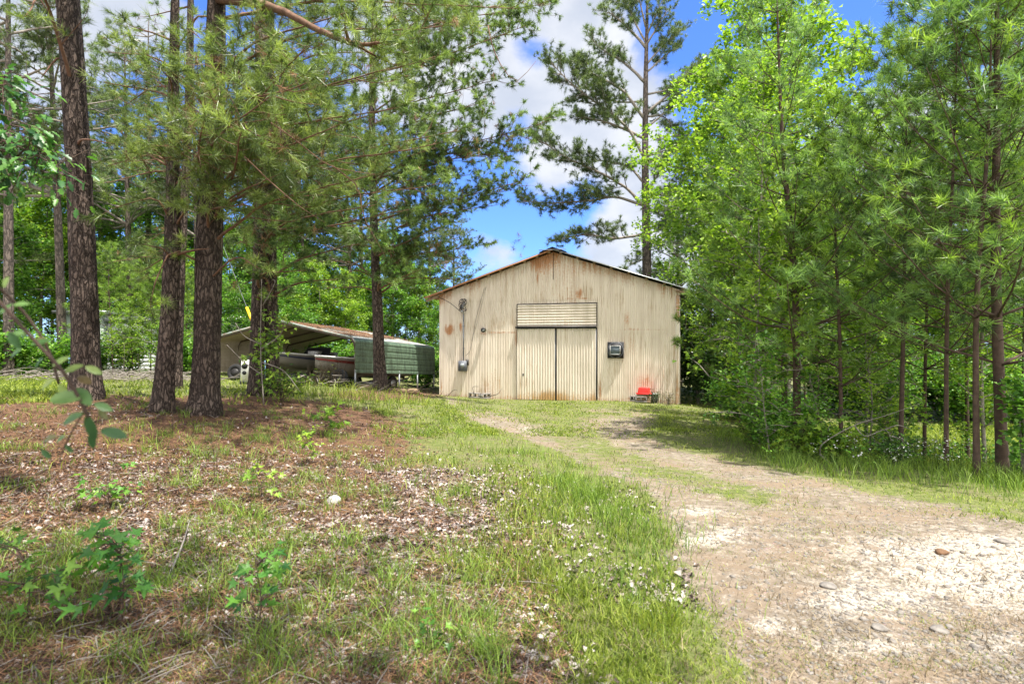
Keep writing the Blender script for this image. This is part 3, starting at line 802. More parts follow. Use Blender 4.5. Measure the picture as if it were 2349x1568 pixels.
# corner trim
b = MB(); zc = bsz(2110, 490)[1]
zq = np.linspace(0, zc, 60); aq = .1 + .8 * sm(zq, zc * .72, zc * .8) + .6 * sm(zq, zc * .34, zc * .1)
for xa, ya, xb, yb in ((BW - .14, -.038, BW - .01, -.038), (BW + .002, -.038, BW + .002, .1), (BW - .142, 0, BW - .142, -.038)):
    b.grid(np.stack([np.c_[np.full(60, xa), np.full(60, ya), zq], np.c_[np.full(60, xb), np.full(60, yb), zq]], 0), at=np.stack([aq, aq], 0))
b.build('corner_trim', M['barn_wall'], barn, False, 'rust')
b = MB(); b.box((BW - .008, -.042, zc / 2), (.014, .014, zc)); b.box((BW - .14, -.042, zc / 2), (.012, .012, zc)); b.build('corner_bead', M['white_paint'], barn)
# solar fan
s0, z0 = bsz(1545, 995); s1, z1 = bsz(1677, 865); cs, cz = (s0 + s1) / 2, (z0 + z1) / 2; wd = s1 - s0
b = MB(); b.box((cs, -.05, cz), (wd, .07, z1 - z0)); fan = b.build('exhaust_fan', M['black_plastic'], barn)
b = MB(); th = np.linspace(0, 2 * PI, 41); b.tube(np.c_[cs + wd * .47 * np.cos(th), np.full(41, -.11), cz + wd * .47 * np.sin(th)], .016, 8, False); b.build('ring', M['grey_metal'], fan, True)
b = MB(); b.tube([(cs, -.086, cz), (cs, -.14, cz)], wd * .44, 32); b.build('fan_cover', M['black_plastic'], fan)
b = MB(); b.box((cs - .01, -.155, cz), (wd * .60, .02, wd * .52)); sp = b.build('solar_panel', M['solar'], fan)
b = MB()
for dx in (-1, 1): b.box((cs - .01 + dx * wd * .305, -.162, cz), (.014, .03, wd * .55))
for dz in (-1, 1): b.box((cs - .01, -.162, cz + dz * wd * .265), (wd * .60 - .016, .03, .014))
b.build('panel_frame', M['white_paint'], fan)
# electricity meter, conduit and weather head
s0, z0 = bsz(340, 1100); s1, z1 = bsz(405, 1018); cs, cz = (s0 + s1) / 2, (z0 + z1) / 2
b = MB(); b.box((cs, -.085, cz), (s1 - s0, .13, z1 - z0)); mt = b.build('meter_box', M['grey_metal'], barn)
b = MB(); b.tube([(cs, -.15, cz + .02), (cs, -.21, cz + .02)], .075, 20); b.build('meter_glass', M['glass'], mt)
b = MB(); b.tube(np.c_[cs + .082 * np.cos(th), np.full(41, -.158), cz + .02 + .082 * np.sin(th)], .012, 6, False); b.build('meter_ring', M['galv'], mt)
b = MB(); b.box((s1 + .02, -.06, z1 - .06), (.09, .08, .22)); b.build('breaker_box', M['dark_metal'], mt)
zc1 = bsz(372, 640)[1]
b = MB(); b.tube([(cs + .02, -.06, z1 - .01), (cs + .02, -.06, zc1)], .024, 10)
for zz_ in (z1 + .5, z1 + 1.4): b.box((cs + .02, -.05, zz_), (.09, .05, .02))
b.build('conduit', M['grey_metal'], barn)
b = MB(); b.tube([(cs + .02, -.06, zc1), (cs + .02, -.08, zc1 + .09), (cs + .0, -.16, zc1 + .13), (cs, -.2, zc1 + .08)], [.03, .04, .055, .05], 10)
b.box((cs - .02, -.1, zc1 + .3), (.10, .08, .14)); b.box((cs + .05, -.08, zc1 + .42), (.08, .08, .08)); b.build('weather_head', M['galv'], barn)
b = MB()
for q in range(7):
    pts = [(cs, -.18, zc1 + .1)] + [(cs + random.uniform(-.12, .22), -.15 - random.uniform(0, .12), zc1 + .15 + i * .13) for i in range(4)] + [(cs + random.uniform(-.05, .1), -.06, zc1 + .62)]
    b.tube(curve(pts, 16), .011, 5, False)
b.tube(curve([(cs - .05, -.2, zc1 + .1), (cs - .5, -.2, zc1 + .45), (cs - 1.05, -.2, EAVE - .05)], 16), .012, 5, False)
b.tube(curve([(cs + .9, -.03, EAVE + .25), (cs + .55, -.04, 3.2), (cs + .32, -.04, 2.0), (cs + .1, -.04, 1.7)], 20), .006, 5, False)
b.tube(curve([(cs + .97, -.03, EAVE + .3), (cs + .62, -.05, 3.1), (cs + .35, -.04, 2.3)], 20), .004, 5, False)
b.build('service_cables', M['dark_metal'], barn)
s0, z0 = bsz(543, 762)
b = MB(); b.tube([(s0, -.02, z0), (s0, -.12, z0 - .01), (s0 + .01, -.2, z0 - .03)], [.05, .085, .1], 14); wl = b.build('wall_lamp', M['dark_metal'], barn)
b = MB(); b.tube([(s0 + .01, -.201, z0 - .031), (s0 + .01, -.205, z0 - .031)], .06, 14); b.build('lamp_glass', M['glass'], wl)

def barnpt(s, t): 
    ca, sa = math.cos(BANG), math.sin(BANG)
    x = BO[0] + s * ca - t * sa; y = BO[1] + s * sa + t * ca
    return x, y, g1(x, y)
# things against the barn
def block(s, t, rz, label, group='concrete blocks by the barn wall', sc=1.0):
    x, y, z = barnpt(s, t)
    b = MB()
    L, H, D_ = .40 * sc, .19, .19
    b.box((0, 0, .018), (L, D_, .036)); b.box((0, 0, H - .018), (L, D_, .036))
    for sx in (-L / 2 + .018, 0, L / 2 - .018): b.box((sx, 0, H / 2), (.036, D_ - .004, H - .072))
    o = b.build('concrete_block', M['concrete']); o.location = (x, y, z + .03); o.rotation_euler = (0, 0, rz)
    return tag(o, label, 'concrete block', group)
s_, _ = bsz(485, 1350); block(s_, -.32, BANG, 'grey hollow concrete block lying near left of barn doors, the dark longer one', sc=1.1)
s_, _ = bsz(572, 1360); block(s_, -.34, BANG + .9, 'pale ended hollow concrete block turned end on left of the barn doors')
s_, _ = bsz(1825, 1380); block(s_, -.75, BANG + .15, 'mossy concrete block in the grass in front of the red tub')
s_, _ = bsz(1770, 1335); block(s_, -.28, BANG - .5, 'pale concrete block tipped beside the wall left of red tub', sc=.8)
# red tub on a low wooden box
s_, z_ = bsz(1845, 1275)
x, y, z = barnpt(s_, -.30)
box = empty('wooden_crate', (x, y, z), BANG, 'brown wooden crate under the red plastic tub beside barn wall', 'crate')
hb = BO[2] + z_ - z - .03
b = MB()
for i in range(4): b.box((0, -.18, hb * (i + .5) / 4), (.50, .02, hb / 4 - .012)); b.box((0, .18, hb * (i + .5) / 4), (.50, .02, hb / 4 - .012))
for i in range(4):
    for sx in (-.24, .24): b.box((sx, 0, hb * (i + .5) / 4), (.02, .33, hb / 4 - .012))
b.build('slats', M['wood'], box)
b = MB()
for sx in (-.22, .22):
    for sy in (-.155, .155): b = MB(); b.box((sx, sy, hb / 2), (.03, .03, hb)); b.build('corner_post', M['wood'], box)
tub = empty('plastic_tub', (x, y, z + hb + .002), BANG, 'bright red upturned plastic tub resting against the barn wall', 'tub')
def frus(b, prof, sx, sy, seg=28, pw=.45):
    th = np.arange(seg) * 2 * PI / seg
    cx_ = np.sign(np.cos(th)) * np.abs(np.cos(th)) ** pw; cy_ = np.sign(np.sin(th)) * np.abs(np.sin(th)) ** pw
    V = np.stack([np.c_[cx_ * sx * f, cy_ * sy * f, np.full(seg, zz_)] for f, zz_ in prof], 0)
    V = np.concatenate([V, V[:, :1]], 1); b.grid(V)
b = MB(); frus(b, [(.96, .0), (.93, .03), (.80, .20), (.77, .225), (.70, .235), (0, .237)], .245, .19); b.build('body', M['red_plastic'], tub, True)
b = MB(); frus(b, [(.97, .012), (1.16, .0), (1.17, .02), (1.15, .035), (.97, .04)], .245, .19); b.build('rim', M['red_plastic'], tub, True)
# bucket / stump pot
s_, z_ = bsz(1920, 1300); x, y, z = barnpt(s_, -.25)
b = MB(); b.tube([(0, 0, -.02), (0, 0, .1), (0, 0, .34)], [.13, .15, .17], 20); pot = empty('flower_pot', (x, y, z), 0, 'dark round pot with a pale rim behind the rose bush', 'pot')
b.build('body', M['dark_metal'], pot, True)
b = MB(); th2 = np.linspace(0, 2 * PI, 25); b.tube(np.c_[.172 * np.cos(th2), .172 * np.sin(th2), np.full(25, .345)], .016, 6, False); b.build('rim', M['white_paint'], pot, True)
def shrub(name, x, y, z, R, H, n, size, mat, label, cat='shrub', stems=9, group=None, bark='bark_grey'):
    T = Tree(); base = np.array([x, y, z])
    for i in range(stems):
        a = random.uniform(0, 2 * PI); rr = R * random.uniform(.3, 1); tip = base + [rr * math.cos(a), rr * math.sin(a), H * random.uniform(.6, 1)]
        mid = base + [rr * .35 * math.cos(a), rr * .35 * math.sin(a), H * .45]
        c = curve([base - [0, 0, .03], mid, tip], 9); T.br.tube(c, np.linspace(.012, .004, 9), 4, False)
        for _ in range(n):
            t_ = random.uniform(.3, 1); p = c[int(t_ * 8)] + RNG.normal(0, R * .18, 3); T.tuft(p, (0, 0, 1), 1)
    return T.finish(name, (x, y, z), label, mat, leafy=(3, size, .05), brm=bark, cat=cat, group=group)
s_, _ = bsz(1930, 1400); x, y, z = barnpt(s_, -.75); shrub('rose_bush', x, y, z, .28, .55, 9, .05, 'leaf_dark', 'small dark leafed rose bush beside the dark pot', 'bush')
s_, _ = bsz(2040, 1420); x, y, z = barnpt(s_, -.9); shrub('rose_bush', x, y, z, .30, .5, 6, .05, 'leaf_brown', 'sparse brownish rose bush near barn corner with few leaves', 'bush')

# ------------------------------------------------------------------ carport
CR = np.array([-5.51, 20.0]); CL = np.array([.40, .917]); CWd = np.array([-.917, .40]); CWID, CLEN = 7.3, 5.35
CANG = math.atan2(CL[1], CL[0]) - PI / 2
cz0 = 0.0
cpt = empty('carport', (CR[0], CR[1], 0), CANG, 'low green metal carport with pine straw on its roof, boats beneath', 'carport')
# local: +Y length, -X across; z drops .36 along the length
def cz(y): return -.064 * y
def ribbed(name, prof, mat, step=.23, outer=True, rust=None):
    """prof: cross-section points (x,z); ribs run along the length"""
    b = MB(); P = np.array(prof); seg = np.r_[0, np.cumsum(np.linalg.norm(np.diff(P, axis=0), axis=1))]
    tt = np.arange(0, seg[-1], .023); tt = np.r_[tt, seg[-1]]
    X = np.interp(tt, seg, P[:, 0]); Z = np.interp(tt, seg, P[:, 1])
    dx = np.gradient(X); dz = np.gradient(Z); ln = np.hypot(dx, dz) + 1e-9
    ph = (tt % step) / step
    rib = .018 * np.clip(1 - np.abs(ph - .5) * 7, 0, 1) ** .6
    X2 = X + dz / ln * rib * -1; Z2 = Z - dx / ln * rib * -1
    ys = np.linspace(0, CLEN, 24)
    V = np.stack([np.stack([X2, np.full(len(X2), y), Z2 + cz(y)], -1) for y in ys], 0)
    b.grid(V)
    return b.build(name, mat, cpt, True)
def cmat(name, col, dk, amt):
    m, t, o = new_mat(name); c = objco(t); n1_ = noise(t, objco(t, (1, 3.5, .6)), 2.2, 6, .7); n2_ = noise(t, c, 9, 5, .7)
    f = sstep(t, mth(t, 'ADD', mth(t, 'MULTIPLY', n1_, .6), mth(t, 'MULTIPLY', n2_, .4)), .5 - amt, .62)
    p = principled(t, mixc(t, mth(t, 'MULTIPLY', f, .8), col, dk), .5, 0, .4); t.links.new(p.outputs[0], o.inputs[0]); return m
M['green_panel'] = cmat('green_panel', (.115, .175, .115), (.035, .05, .035), .10)
M['tan_panel'] = cmat('tan_panel', (.46, .38, .31), (.30, .24, .19), .0)
M['roof_panel'] = cmat('roof_panel', (.33, .39, .36), (.26, .15, .10), .08)
M['brown_tube'] = plain('brown_tube', (.10, .07, .055), .5, .3, .3)
EZ, WB, APX = 1.72, .52, 2.42
side_prof = [(0, WB), (0, EZ - .12), (-.04, EZ - .03), (-.12, EZ + .03)]
ribbed('side_panel', side_prof, M['green_panel'])
roofp = [(-.12, EZ + .03), (-CWID / 2, APX), (-CWID + .12, EZ + .03), (-CWID + .04, EZ - .03), (-CWID, EZ - .12)]
ribbed('roof_panel', roofp, M['roof_panel'])
ribbed('side_panel', [(-CWID, EZ - .12), (-CWID, WB - .1)], M['green_panel'])
def shrink(p, d=.025): return [(x + (d if x < -CWID / 2 - .01 else -d if x > -CWID / 2 + .01 else 0), z - (d if z > EZ - .1 else 0)) for x, z in p]
ribbed('lining', shrink([(0, WB), (0, EZ - .12), (-.04, EZ - .03), (-.12, EZ + .03), (-CWID / 2, APX), (-CWID + .12, EZ + .03), (-CWID + .04, EZ - .03), (-CWID, EZ - .12), (-CWID, WB - .1)], .022), M['tan_panel'])
for y in (.04, 1.35, 2.7, 4.0, CLEN - .05):
    b = MB(); o_ = .075
    def gl(x):
        wx = CR[0] + x * math.cos(CANG) - y * math.sin(CANG); wy = CR[1] + x * math.sin(CANG) + y * math.cos(CANG); return g1(wx, wy) - cz(y)
    pr_ = [(-o_, gl(-o_) - .02), (-o_, EZ - .2), (-.2, EZ - .02), (-CWID / 2, APX - o_), (-CWID + .2, EZ - .02), (-CWID + o_, EZ - .2), (-CWID + o_, gl(-CWID) - .02)]
    pts = []
    for i in range(len(pr_) - 1):
        for f in np.linspace(0, 1, 6)[:-1]: pts.append((pr_[i][0] * (1 - f) + pr_[i + 1][0] * f, y, pr_[i][1] * (1 - f) + pr_[i + 1][1] * f + cz(y)))
    pts.append((pr_[-1][0], y, pr_[-1][1] + cz(y)))
    b.tube(pts, .034, 4); b.build('frame_hoop', M['brown_tube'], cpt)
    b = MB(); b.tube([(-.03, y - .0, gl(0) + cz(y) - .05), (-.03, y, WB + cz(y) + .1)], .036, 4); b.build('post', M['galv'], cpt)
# end trim of roof
b = MB()
tp_ = [(0, EZ - .12), (-.12, EZ + .045), (-CWID / 2, APX + .02), (-CWID + .12, EZ + .045), (-CWID, EZ - .12)]
for i in range(4):
    p, q = tp_[i], tp_[i + 1]
    v = [(p[0], -.03, p[1] + .02), (q[0], -.03, q[1] + .02), (q[0], -.03, q[1] - .05), (p[0], -.03, p[1] - .05)]; v += [(a_, .02, c_) for a_, _, c_ in v]
    b.add(v, [(0, 3, 2, 1), (4, 5, 6, 7), (0, 1, 5, 4), (1, 2, 6, 5), (2, 3, 7, 6), (3, 0, 4, 7)])
b.build('end_trim', M['roof_panel'], cpt)
# pine straw lying on the right roof slope
def straw_mesh(name, P, Nn, L, wdt, mat, **k):
    b = MB(); n = len(P); a = unit(np.cross(Nn, rnd(n))); s = unit(np.cross(a, Nn)) * wdt / 2; L = np.asarray(L).reshape(-1, 1)
    bow = np.cross(Nn, a) * L * RNG.uniform(-.12, .12, (n, 1)); lift = Nn * RNG.uniform(.0, .16, (n, 1)) * L
    p0 = P - a * L / 2; p2 = P + a * L / 2 + lift * 1.4; pm = P + bow + lift
    V = np.stack([p0 - s, p0 + s, pm + s, pm - s, p2], 1).reshape(-1, 3)
    i = np.arange(n)[:, None] * 5
    b.add(V, np.c_[i, i + 1, i + 2, i + 3], np.c_[i + 3, i + 2, i + 4], np.repeat(RNG.uniform(0, 1, n) ** 1.3, 5)); return b.build(name, mat, **k)
n = 16000
xx = -RNG.uniform(.12, 1, n) ** .8 * CWID / 2; yy = RNG.uniform(0, CLEN, n)
keep = fbm(xx * 1.1, yy * .9, 0, 3, 9) + (-xx / (CWID / 2)) * -.22 > .30
xx, yy = xx[keep], yy[keep]
zz = EZ + .03 + (APX - EZ - .03) * (-xx - .12) / (CWID / 2 - .12) + cz(yy) + .022
so_ = straw_mesh('pine_straw_on_roof', np.c_[xx, yy, zz], np.tile([.19, 0, .98], (len(xx), 1)), RNG.uniform(.1, .2, len(xx)), .012, M['needle_dead'])
so_.parent = None; so_.matrix_world = cpt.matrix_basis.copy() if False else so_.matrix_world
so_.location = cpt.location; so_.rotation_euler = cpt.rotation_euler
tag(so_, 'rusty brown pine straw covering the carport roof', 'pine straw', kind='stuff')
# boats
def hull(b, L, Wd, H, sheer=.12):
    n, m = 26, 15; V = np.zeros((n, m, 3))
    for i, t_ in enumerate(np.linspace(0, 1, n)):
        wd = Wd / 2 * (1 - max(0, (t_ - .45) / .55) ** 2.3); keel = H * .02 + H * .55 * max(0, (t_ - .6) / .4) ** 2
        for j, a in enumerate(np.linspace(-1, 1, m)):
            aa = abs(a); x_ = wd * min(1, aa * 1.6) * (.82 + .18 * aa) * np.sign(a); z_ = keel + (H + sheer * t_ ** 2 - keel) * (max(0, aa - .5) / .5) ** .8 + .14 * (H) * min(1, aa * 2)* (1 if aa < .5 else 1-(aa-.5)/.5)
            V[i, j] = (x_, t_ * L, z_)
    b.grid(V); b.grid(V[:1].repeat(2, 0) * np.array([1, 1, 1]) if False else np.stack([V[0], V[0] * [0, 1, 0] + [0, 0, H * .5]], 0)); return V
def local_ground(x, y):
    wx = CR[0] + x * math.cos(CANG) - y * math.sin(CANG); wy = CR[1] + x * math.sin(CANG) + y * math.cos(CANG); return wx, wy, g1(wx, wy)
M['hull_tan'] = plain('tan_hull', (.20, .18, .15), .5, 0, .12, 3)
M['red_stripe'] = plain('maroon_stripe', (.13, .015, .012), .4, 0, .2)
M['navy'] = plain('dark_blue_deck', (.03, .035, .06), .5, 0, .3)
M['tyre'] = plain('tyre_rubber', (.015, .015, .015), .85, 0, .3)
def boat(lx, ly, L, Wd, H, lift, label, hm, stripe, ws):
    wx, wy, wz = local_ground(lx, ly); wz = max(wz, -.35)
    r = empty('motor_boat', (wx, wy, wz + lift), CANG, label, 'boat'); r.rotation_euler = (.055, 0, CANG + PI)
    b = MB(); V = hull(b, L, Wd, H); h_ = b.build('hull', M[hm], r, True)
    for sgn, idx in ((-1, 0), (1, -1)):
        E = V[:, idx]
        b = MB(); b.tube(E + [0, 0, .02], .035, 6); b.build('rub_rail', M['white_paint'], r)
    for sgn, idx in ((-1, 0), (1, -1)):
        b = MB(); A = V[:, idx] * [1, 1, 1]; lo = V[:, 2 if idx == 0 else -3]; k1, k2 = .35, .75
        S_ = np.stack([A * (1 - k1) + lo * k1 + [sgn * .02, 0, 0], A * (1 - k2) + lo * k2 + [sgn * .02, 0, 0]], 0); b.grid(S_); b.build('stripe', M[stripe], r)
    b = MB(); D_ = V[:, [0, -1]].copy(); D_[..., 2] -= .03; D_[..., 0] *= .97; b.grid(D_); b.build('deck', M['navy'], r)
    for q in (.3, .5): b = MB(); b.box((0, L * q, H + .12), (.5, .4, .3)); b.build('seat', M['white_paint'], r)
    if ws:
        b = MB(); w2 = Wd * .42
        b.tube([(-w2, L * .52, H), (-w2 * .8, L * .45, H + .42), (w2 * .8, L * .45, H + .42), (w2, L * .52, H)], .025, 5)
        b.tube([(0, L * .58, H), (0, L * .45, H + .42)], .02, 5); b.build('windshield_frame', M['dark_metal'], r)
        b = MB(); b.add([(-w2, L * .52, H), (w2, L * .52, H), (w2 * .8, L * .452, H + .41), (-w2 * .8, L * .452, H + .41)], [(0, 1, 2, 3)]); b.build('windshield', M['black_plastic'], r)
    b = MB(); b.box((0, -.16, H - .05), (.32, .34, .42), taper=.8); b.box((0, -.16, H - .42), (.14, .16, .5)); b.build('outboard_motor', M['dark_metal'], r)
    # trailer is a thing of its own
    t_ = empty('boat_trailer', (wx, wy, wz), CANG + PI, 'galvanised trailer carrying the ' + ('maroon striped boat' if ws == 0 else 'boat with the dark windshield'), 'trailer')
    b = MB()
    for sx in (-.55, .55): b.tube([(sx, .2, lift - .02), (sx, L * .6, lift - .06 * L * .6 * 1.2), (0, L + .5, lift - .5 if lift > .7 else .25)], .04, 4)
    b.tube([(-.8, L * .35, .3), (.8, L * .35, .3)], .04, 6); b.build('frame', M['galv'], t_)
    for sx in (-.88, .88):
        b = MB(); a_ = np.linspace(0, 2 * PI, 25); b.tube(np.c_[np.full(25, sx), L * .35 + .22 * np.cos(a_), .30 + .22 * np.sin(a_)], .085, 10, False); wh = b.build('wheel', M['tyre'], t_, True)
        b = MB(); b.tube([(sx - .06, L * .35, .3), (sx + .06, L * .35, .3)], .15, 16); b.build('rim', M['galv'], wh)
boat(-1.3, 4.6, 5.2, 1.9, .62, .42, 'long white boat with maroon stripe behind green side panel', 'hull_tan', 'red_stripe', 0)
boat(-4.3, 4.9, 4.4, 1.8, .55, .5, 'white boat with dark windshield in the middle of carport', 'hull_tan', 'navy', 1)
# rail of the long boat seen through the opening
# clutter beside the carport
wx, wy, wz = local_ground(-3.3, -.9)
dr = empty('plastic_drum', (wx, wy, wz), .3, 'faded blue plastic drum standing in weeds in front of carport', 'drum')
M['blue_plastic'] = plain('blue_plastic', (.18, .33, .45), .5, 0, .2)
b = MB(); b.tube([(0, 0, 0), (0, 0, .08), (0, 0, .25), (0, 0, .28), (0, 0, .5), (0, 0, .53), (0, 0, .75), (0, 0, .8)], [.26, .28, .28, .295, .295, .28, .28, .24], 24); b.build('body', M['blue_plastic'], dr, True)
b = MB(); b.tube([(.1, .05, .8), (.1, .05, .83)], .03, 10); b.build('cap', M['black_plastic'], dr)
P = onground(565, 17.0)
ap = empty('console_box', P, .35, 'white plastic console with two round holes leaning by the pine trunk', 'console'); ap.rotation_euler = (.12, .05, .35)
b = MB(); b.box((0, 0, .42), (.32, .2, .62), taper=.93); b.build('body', M['white_paint'], ap)
for i, (zx, r_) in enumerate(((.56, .085), (.36, .06))):
    b = MB(); b.tube([(-.06, -.106, zx), (-.06, -.085, zx)], r_, 20); b.build('hole', M['black_plastic'], ap)
b = MB(); b.box((.09, -.1, .45), (.1, .02, .5)); b.build('panel', M['white_paint'], ap)
b = MB(); b.box((0, 0, .05), (.34, .22, .12)); b.build('base', M['black_plastic'], ap)
# clutter under the carport
def tyre(lx, ly, r_, tilt, label):
    wx, wy, wz = local_ground(lx, ly); t_ = empty('old_tyre', (wx, wy, wz + (r_ if tilt else .1)), CANG + .3, label, 'tyre')
    if tilt: t_.rotation_euler = (PI / 2 - .25, 0, CANG + .3)
    b = MB(); a_ = np.linspace(0, 2 * PI, 33); b.tube(np.c_[r_ * .75 * np.cos(a_), r_ * .75 * np.sin(a_), 0 * a_], r_ * .27, 10, False); b.build('tread', M['tyre'], t_, True)
    b = MB(); b.tube([(0, 0, -.05), (0, 0, .05)], r_ * .5, 18); b.build('rim', M['dark_metal'], t_, True)
tyre(-.5, -.25, .33, 1, 'old black tyre leaning at the right corner of the carport mouth')
tyre(-2.7, -.35, .30, 0, 'old black tyre lying flat before the maroon striped boat')
tyre(-5.6, -.2, .32, 1, 'old black tyre leaning near the twin stemmed pine by the carport')
def tote(lx, ly, mat, rz, label):
    wx, wy, wz = local_ground(lx, ly); t_ = empty('storage_tote', (wx, wy, wz), CANG + rz, label, 'storage tote')
    b = MB(); frus(b, [(.82, 0), (.98, .34)], .32, .22); b.build('bin', M[mat], t_, True)
    b = MB(); frus(b, [(1.06, .33), (1.06, .37), (.9, .39), (0, .395)], .32, .22); b.build('lid', M['black_plastic'], t_, True)
tote(-3.0, .4, 'navy', .4, 'dark blue storage tote with black lid between the two boats')
tote(-2.6, 2.6, 'dark_metal', -.3, 'dark storage tote further in under the carport roof')
# beams under the carport side
for i, (u_, d_, L_) in enumerate(((850, 20.2, 1.1), (925, 21.0, 1.2))):
    P = onground(u_, d_); b = MB(); b.box((0, 0, .09), (L_, .14, .2)); o = b.build('timber_beam', M['wood']); o.location = P; o.rotation_euler = (0, .03, .15)
    tag(o, ['pale timber beam lying left of the slim pine below green panel', 'pale timber beam lying right of the slim pine below green panel'][i], 'beam')
# guy wire with yellow sleeve
M['yellow'] = plain('yellow_plastic', (.75, .50, .01), .5, 0, .15)
gw = empty('guy_wire', onground(584, 15), 0, 'guy wire with a yellow plastic sleeve beside the twin pines', 'guy wire')
P0 = np.array(onground(620, 15)) - np.array(gw.location); T_ = W(380, 0, 18) - np.array(gw.location)
a = W(584, 752, 15.5) - np.array(gw.location); b_ = W(566, 705, 15.7) - np.array(gw.location)
b = MB(); b.tube([P0, a, b_, b_ + (b_ - a) * 12], .008, 5); b.build('wire', M['grey_metal'], gw)
b = MB(); b.tube([a, b_], .04, 8); b.build('sleeve', M['yellow'], gw)
# overhead cable at left
b = MB(); c = curve([W(-900, 180, 16), W(-100, 232, 15), W(300, 245, 15.5), W(900, 160, 22)], 60); b.tube(c, .011, 5)
tag(b.build('overhead_cable', M['dark_metal']), 'thin dark overhead cable crossing between the left pines', 'cable')
b = MB(); c = curve([W(-900, 340, 22), W(-100, 405, 22), W(300, 440, 22.5), W(800, 420, 28)], 60); b.tube(c, .012, 5)
tag(b.build('overhead_cable', M['dark_metal']), 'lower thin overhead cable among the leaves far left', 'cable')

# ------------------------------------------------------------------ white house far left, behind saplings
hx, hy = -21.0, 29.5
hs = empty('mobile_home', (hx, hy, g1(hx, hy) - .1), 0, 'long white mobile home behind a row of thin trees', 'house')
def clad(b, s0, s1, z0, z1, y):
    for i in range(int((z1 - z0) / .2)):
        b.box(((s0 + s1) / 2, y - .01 * (1 + 0 * i), z0 + .2 * i + .095), (s1 - s0, .02, .188))
M['white_siding'] = plain('white_siding', (.70, .72, .74), .6, 0, .12, 3)
M['green_siding'] = plain('pale_green_siding', (.40, .48, .40), .6, 0, .15, 3)
b = MB(); b.box((4.2, 2, 1.4), (8.4, 3.9, 2.6)); clad(b, 0, 8.4, .2, 2.7, 0.04); b.build('wall', M['white_siding'], hs)
b = MB(); b.box((-1.1, 1.2, 1.6), (2.1, 3.2, 3.0)); b.build('porch_wall', M['green_siding'], hs)
b = MB(); b.box((4.2, 2, 2.82), (8.9, 4.5, .14)); b.box((4.2, 2, 2.95), (8.2, 2.5, .16)); b.build('roof', M['galv'], hs)
b = MB(); b.box((-1.1, 1.2, 3.2), (2.5, 3.7, .14)); b.build('porch_roof', M['galv'], hs)
for sx in (1.2, 3.4, 5.8, 7.4):
    b = MB(); b.box((sx, -.01, 1.75), (.8, .05, .9)); wn = b.build('window', M['black_plastic'], hs)
    b = MB()
    for d_ in (-1, 1): b.box((sx + d_ * .42, -.02, 1.75), (.06, .07, 1.0)); b.box((sx, -.02, 1.75 + d_ * .47), (.78, .07, .06))
    b.build('frame', M['white_paint'], wn)
b = MB(); b.box((4.6, -.01, 1.25), (.85, .05, 1.95)); b.build('door', M['white_paint'], hs)
# little blue barrel far left
P = onground(153, 27); b = MB(); b.tube([(0, 0, 0), (0, 0, .5), (0, 0, 1.0)], [.28, .31, .28], 18); o = b.build('rain_barrel', M['blue_plastic'], None, True); o.location = P
tag(o, 'pale blue barrel far off between the two left trunks', 'barrel')
# ------------------------------------------------------------------ hero pines on the left
T = Tree()
c = trunk_uv(T, [(197, 918, 66), (197, 831, 60), (192, 639, 55), (180, 384, 52), (157, 0, 47), (138, -350, 38), (125, -900, 20)], 10.5, 0)
for tip, r in [((265, 330, 9.8), .03), ((95, 178, 10.2), .035)]:
    limb_to(T, c, tip, -.25, r, bare=True)
for tip in [(60, -150, 9), (420, -120, 9), (260, -330, 9.5), (-200, -250, 11), (80, -400, 8), (600, -420, 10), (250, -600, 11.5), (-100, -600, 9), (500, -700, 10), (60, -850, 10), (240, -900, 10), (-250, -450, 12)]:
    limb_to(T, c, tip, -.3, .05)
limb_to(T, c, (60, 35, 8.6), .3, .04, mid=[(110, 5, 9.6)], dens=.6)
T.finish('pine_tree', tuple(c[0]), 'leftmost tall pine with thick dark plated trunk and two bare stubs', 'needle_near', 34, .0085)

T = Tree()
c = trunk_uv(T, [(371, 951, 46), (378, 860, 42), (390, 700, 38), (396, 540, 34), (397, 384, 29), (398, 200, 22), (402, 0, 16), (404, -200, 9)], 9.8, 0)
for tip in [(300, 300, 8.6), (255, 480, 9.2), (330, 560, 9.0), (370, 160, 8.2), (240, 190, 9.8), (455, 350, 8.6), (430, 470, 8.9), (300, 60, 9.5), (460, 90, 9.2), (250, 380, 10.5), (330, 620, 10.6), (380, -100, 9.2), (360, 420, 10.8), (290, 240, 11)]:
    limb_to(T, c, tip, random.uniform(-.1, .35), .024, sec=.42, dens=1.3, tl=.24)
limb_to(T, c, (456, 322, 9.3), .1, .045, mid=[(425, 350, 9.6)], bare=True)
T.limb([onc(c, W(0, 590, 9.8)[2]), W(440, 575, 9.6), W(480, 570, 9.5)], .03, bare=True)
T.finish('pine_tree', tuple(c[0]), 'slender pine with reddish bark standing left of the stout forked pine', 'needle_near', 34, .0085)

T = Tree()
c = trunk_uv(T, [(406, 893, 21), (412, 700, 20), (420, 500, 19), (430, 340, 18), (436, 100, 15), (440, -250, 8)], 14, 0, sides=24, rough=.008)
for tip in [(300, 300, 14), (250, 120, 13), (330, 40, 14.5), (560, 60, 14), (240, 420, 15), (480, 200, 13), (400, -80, 13.5), (330, 560, 15), (560, 330, 15), (260, 600, 15.5), (280, 230, 12.5)]:
    limb_to(T, c, tip, random.uniform(0, .5), .03, dens=1.3)
T.finish('pine_tree', tuple(c[0]), 'thin reddish brown pine stem just behind the slender pine', 'needle_mid', 40, .009)

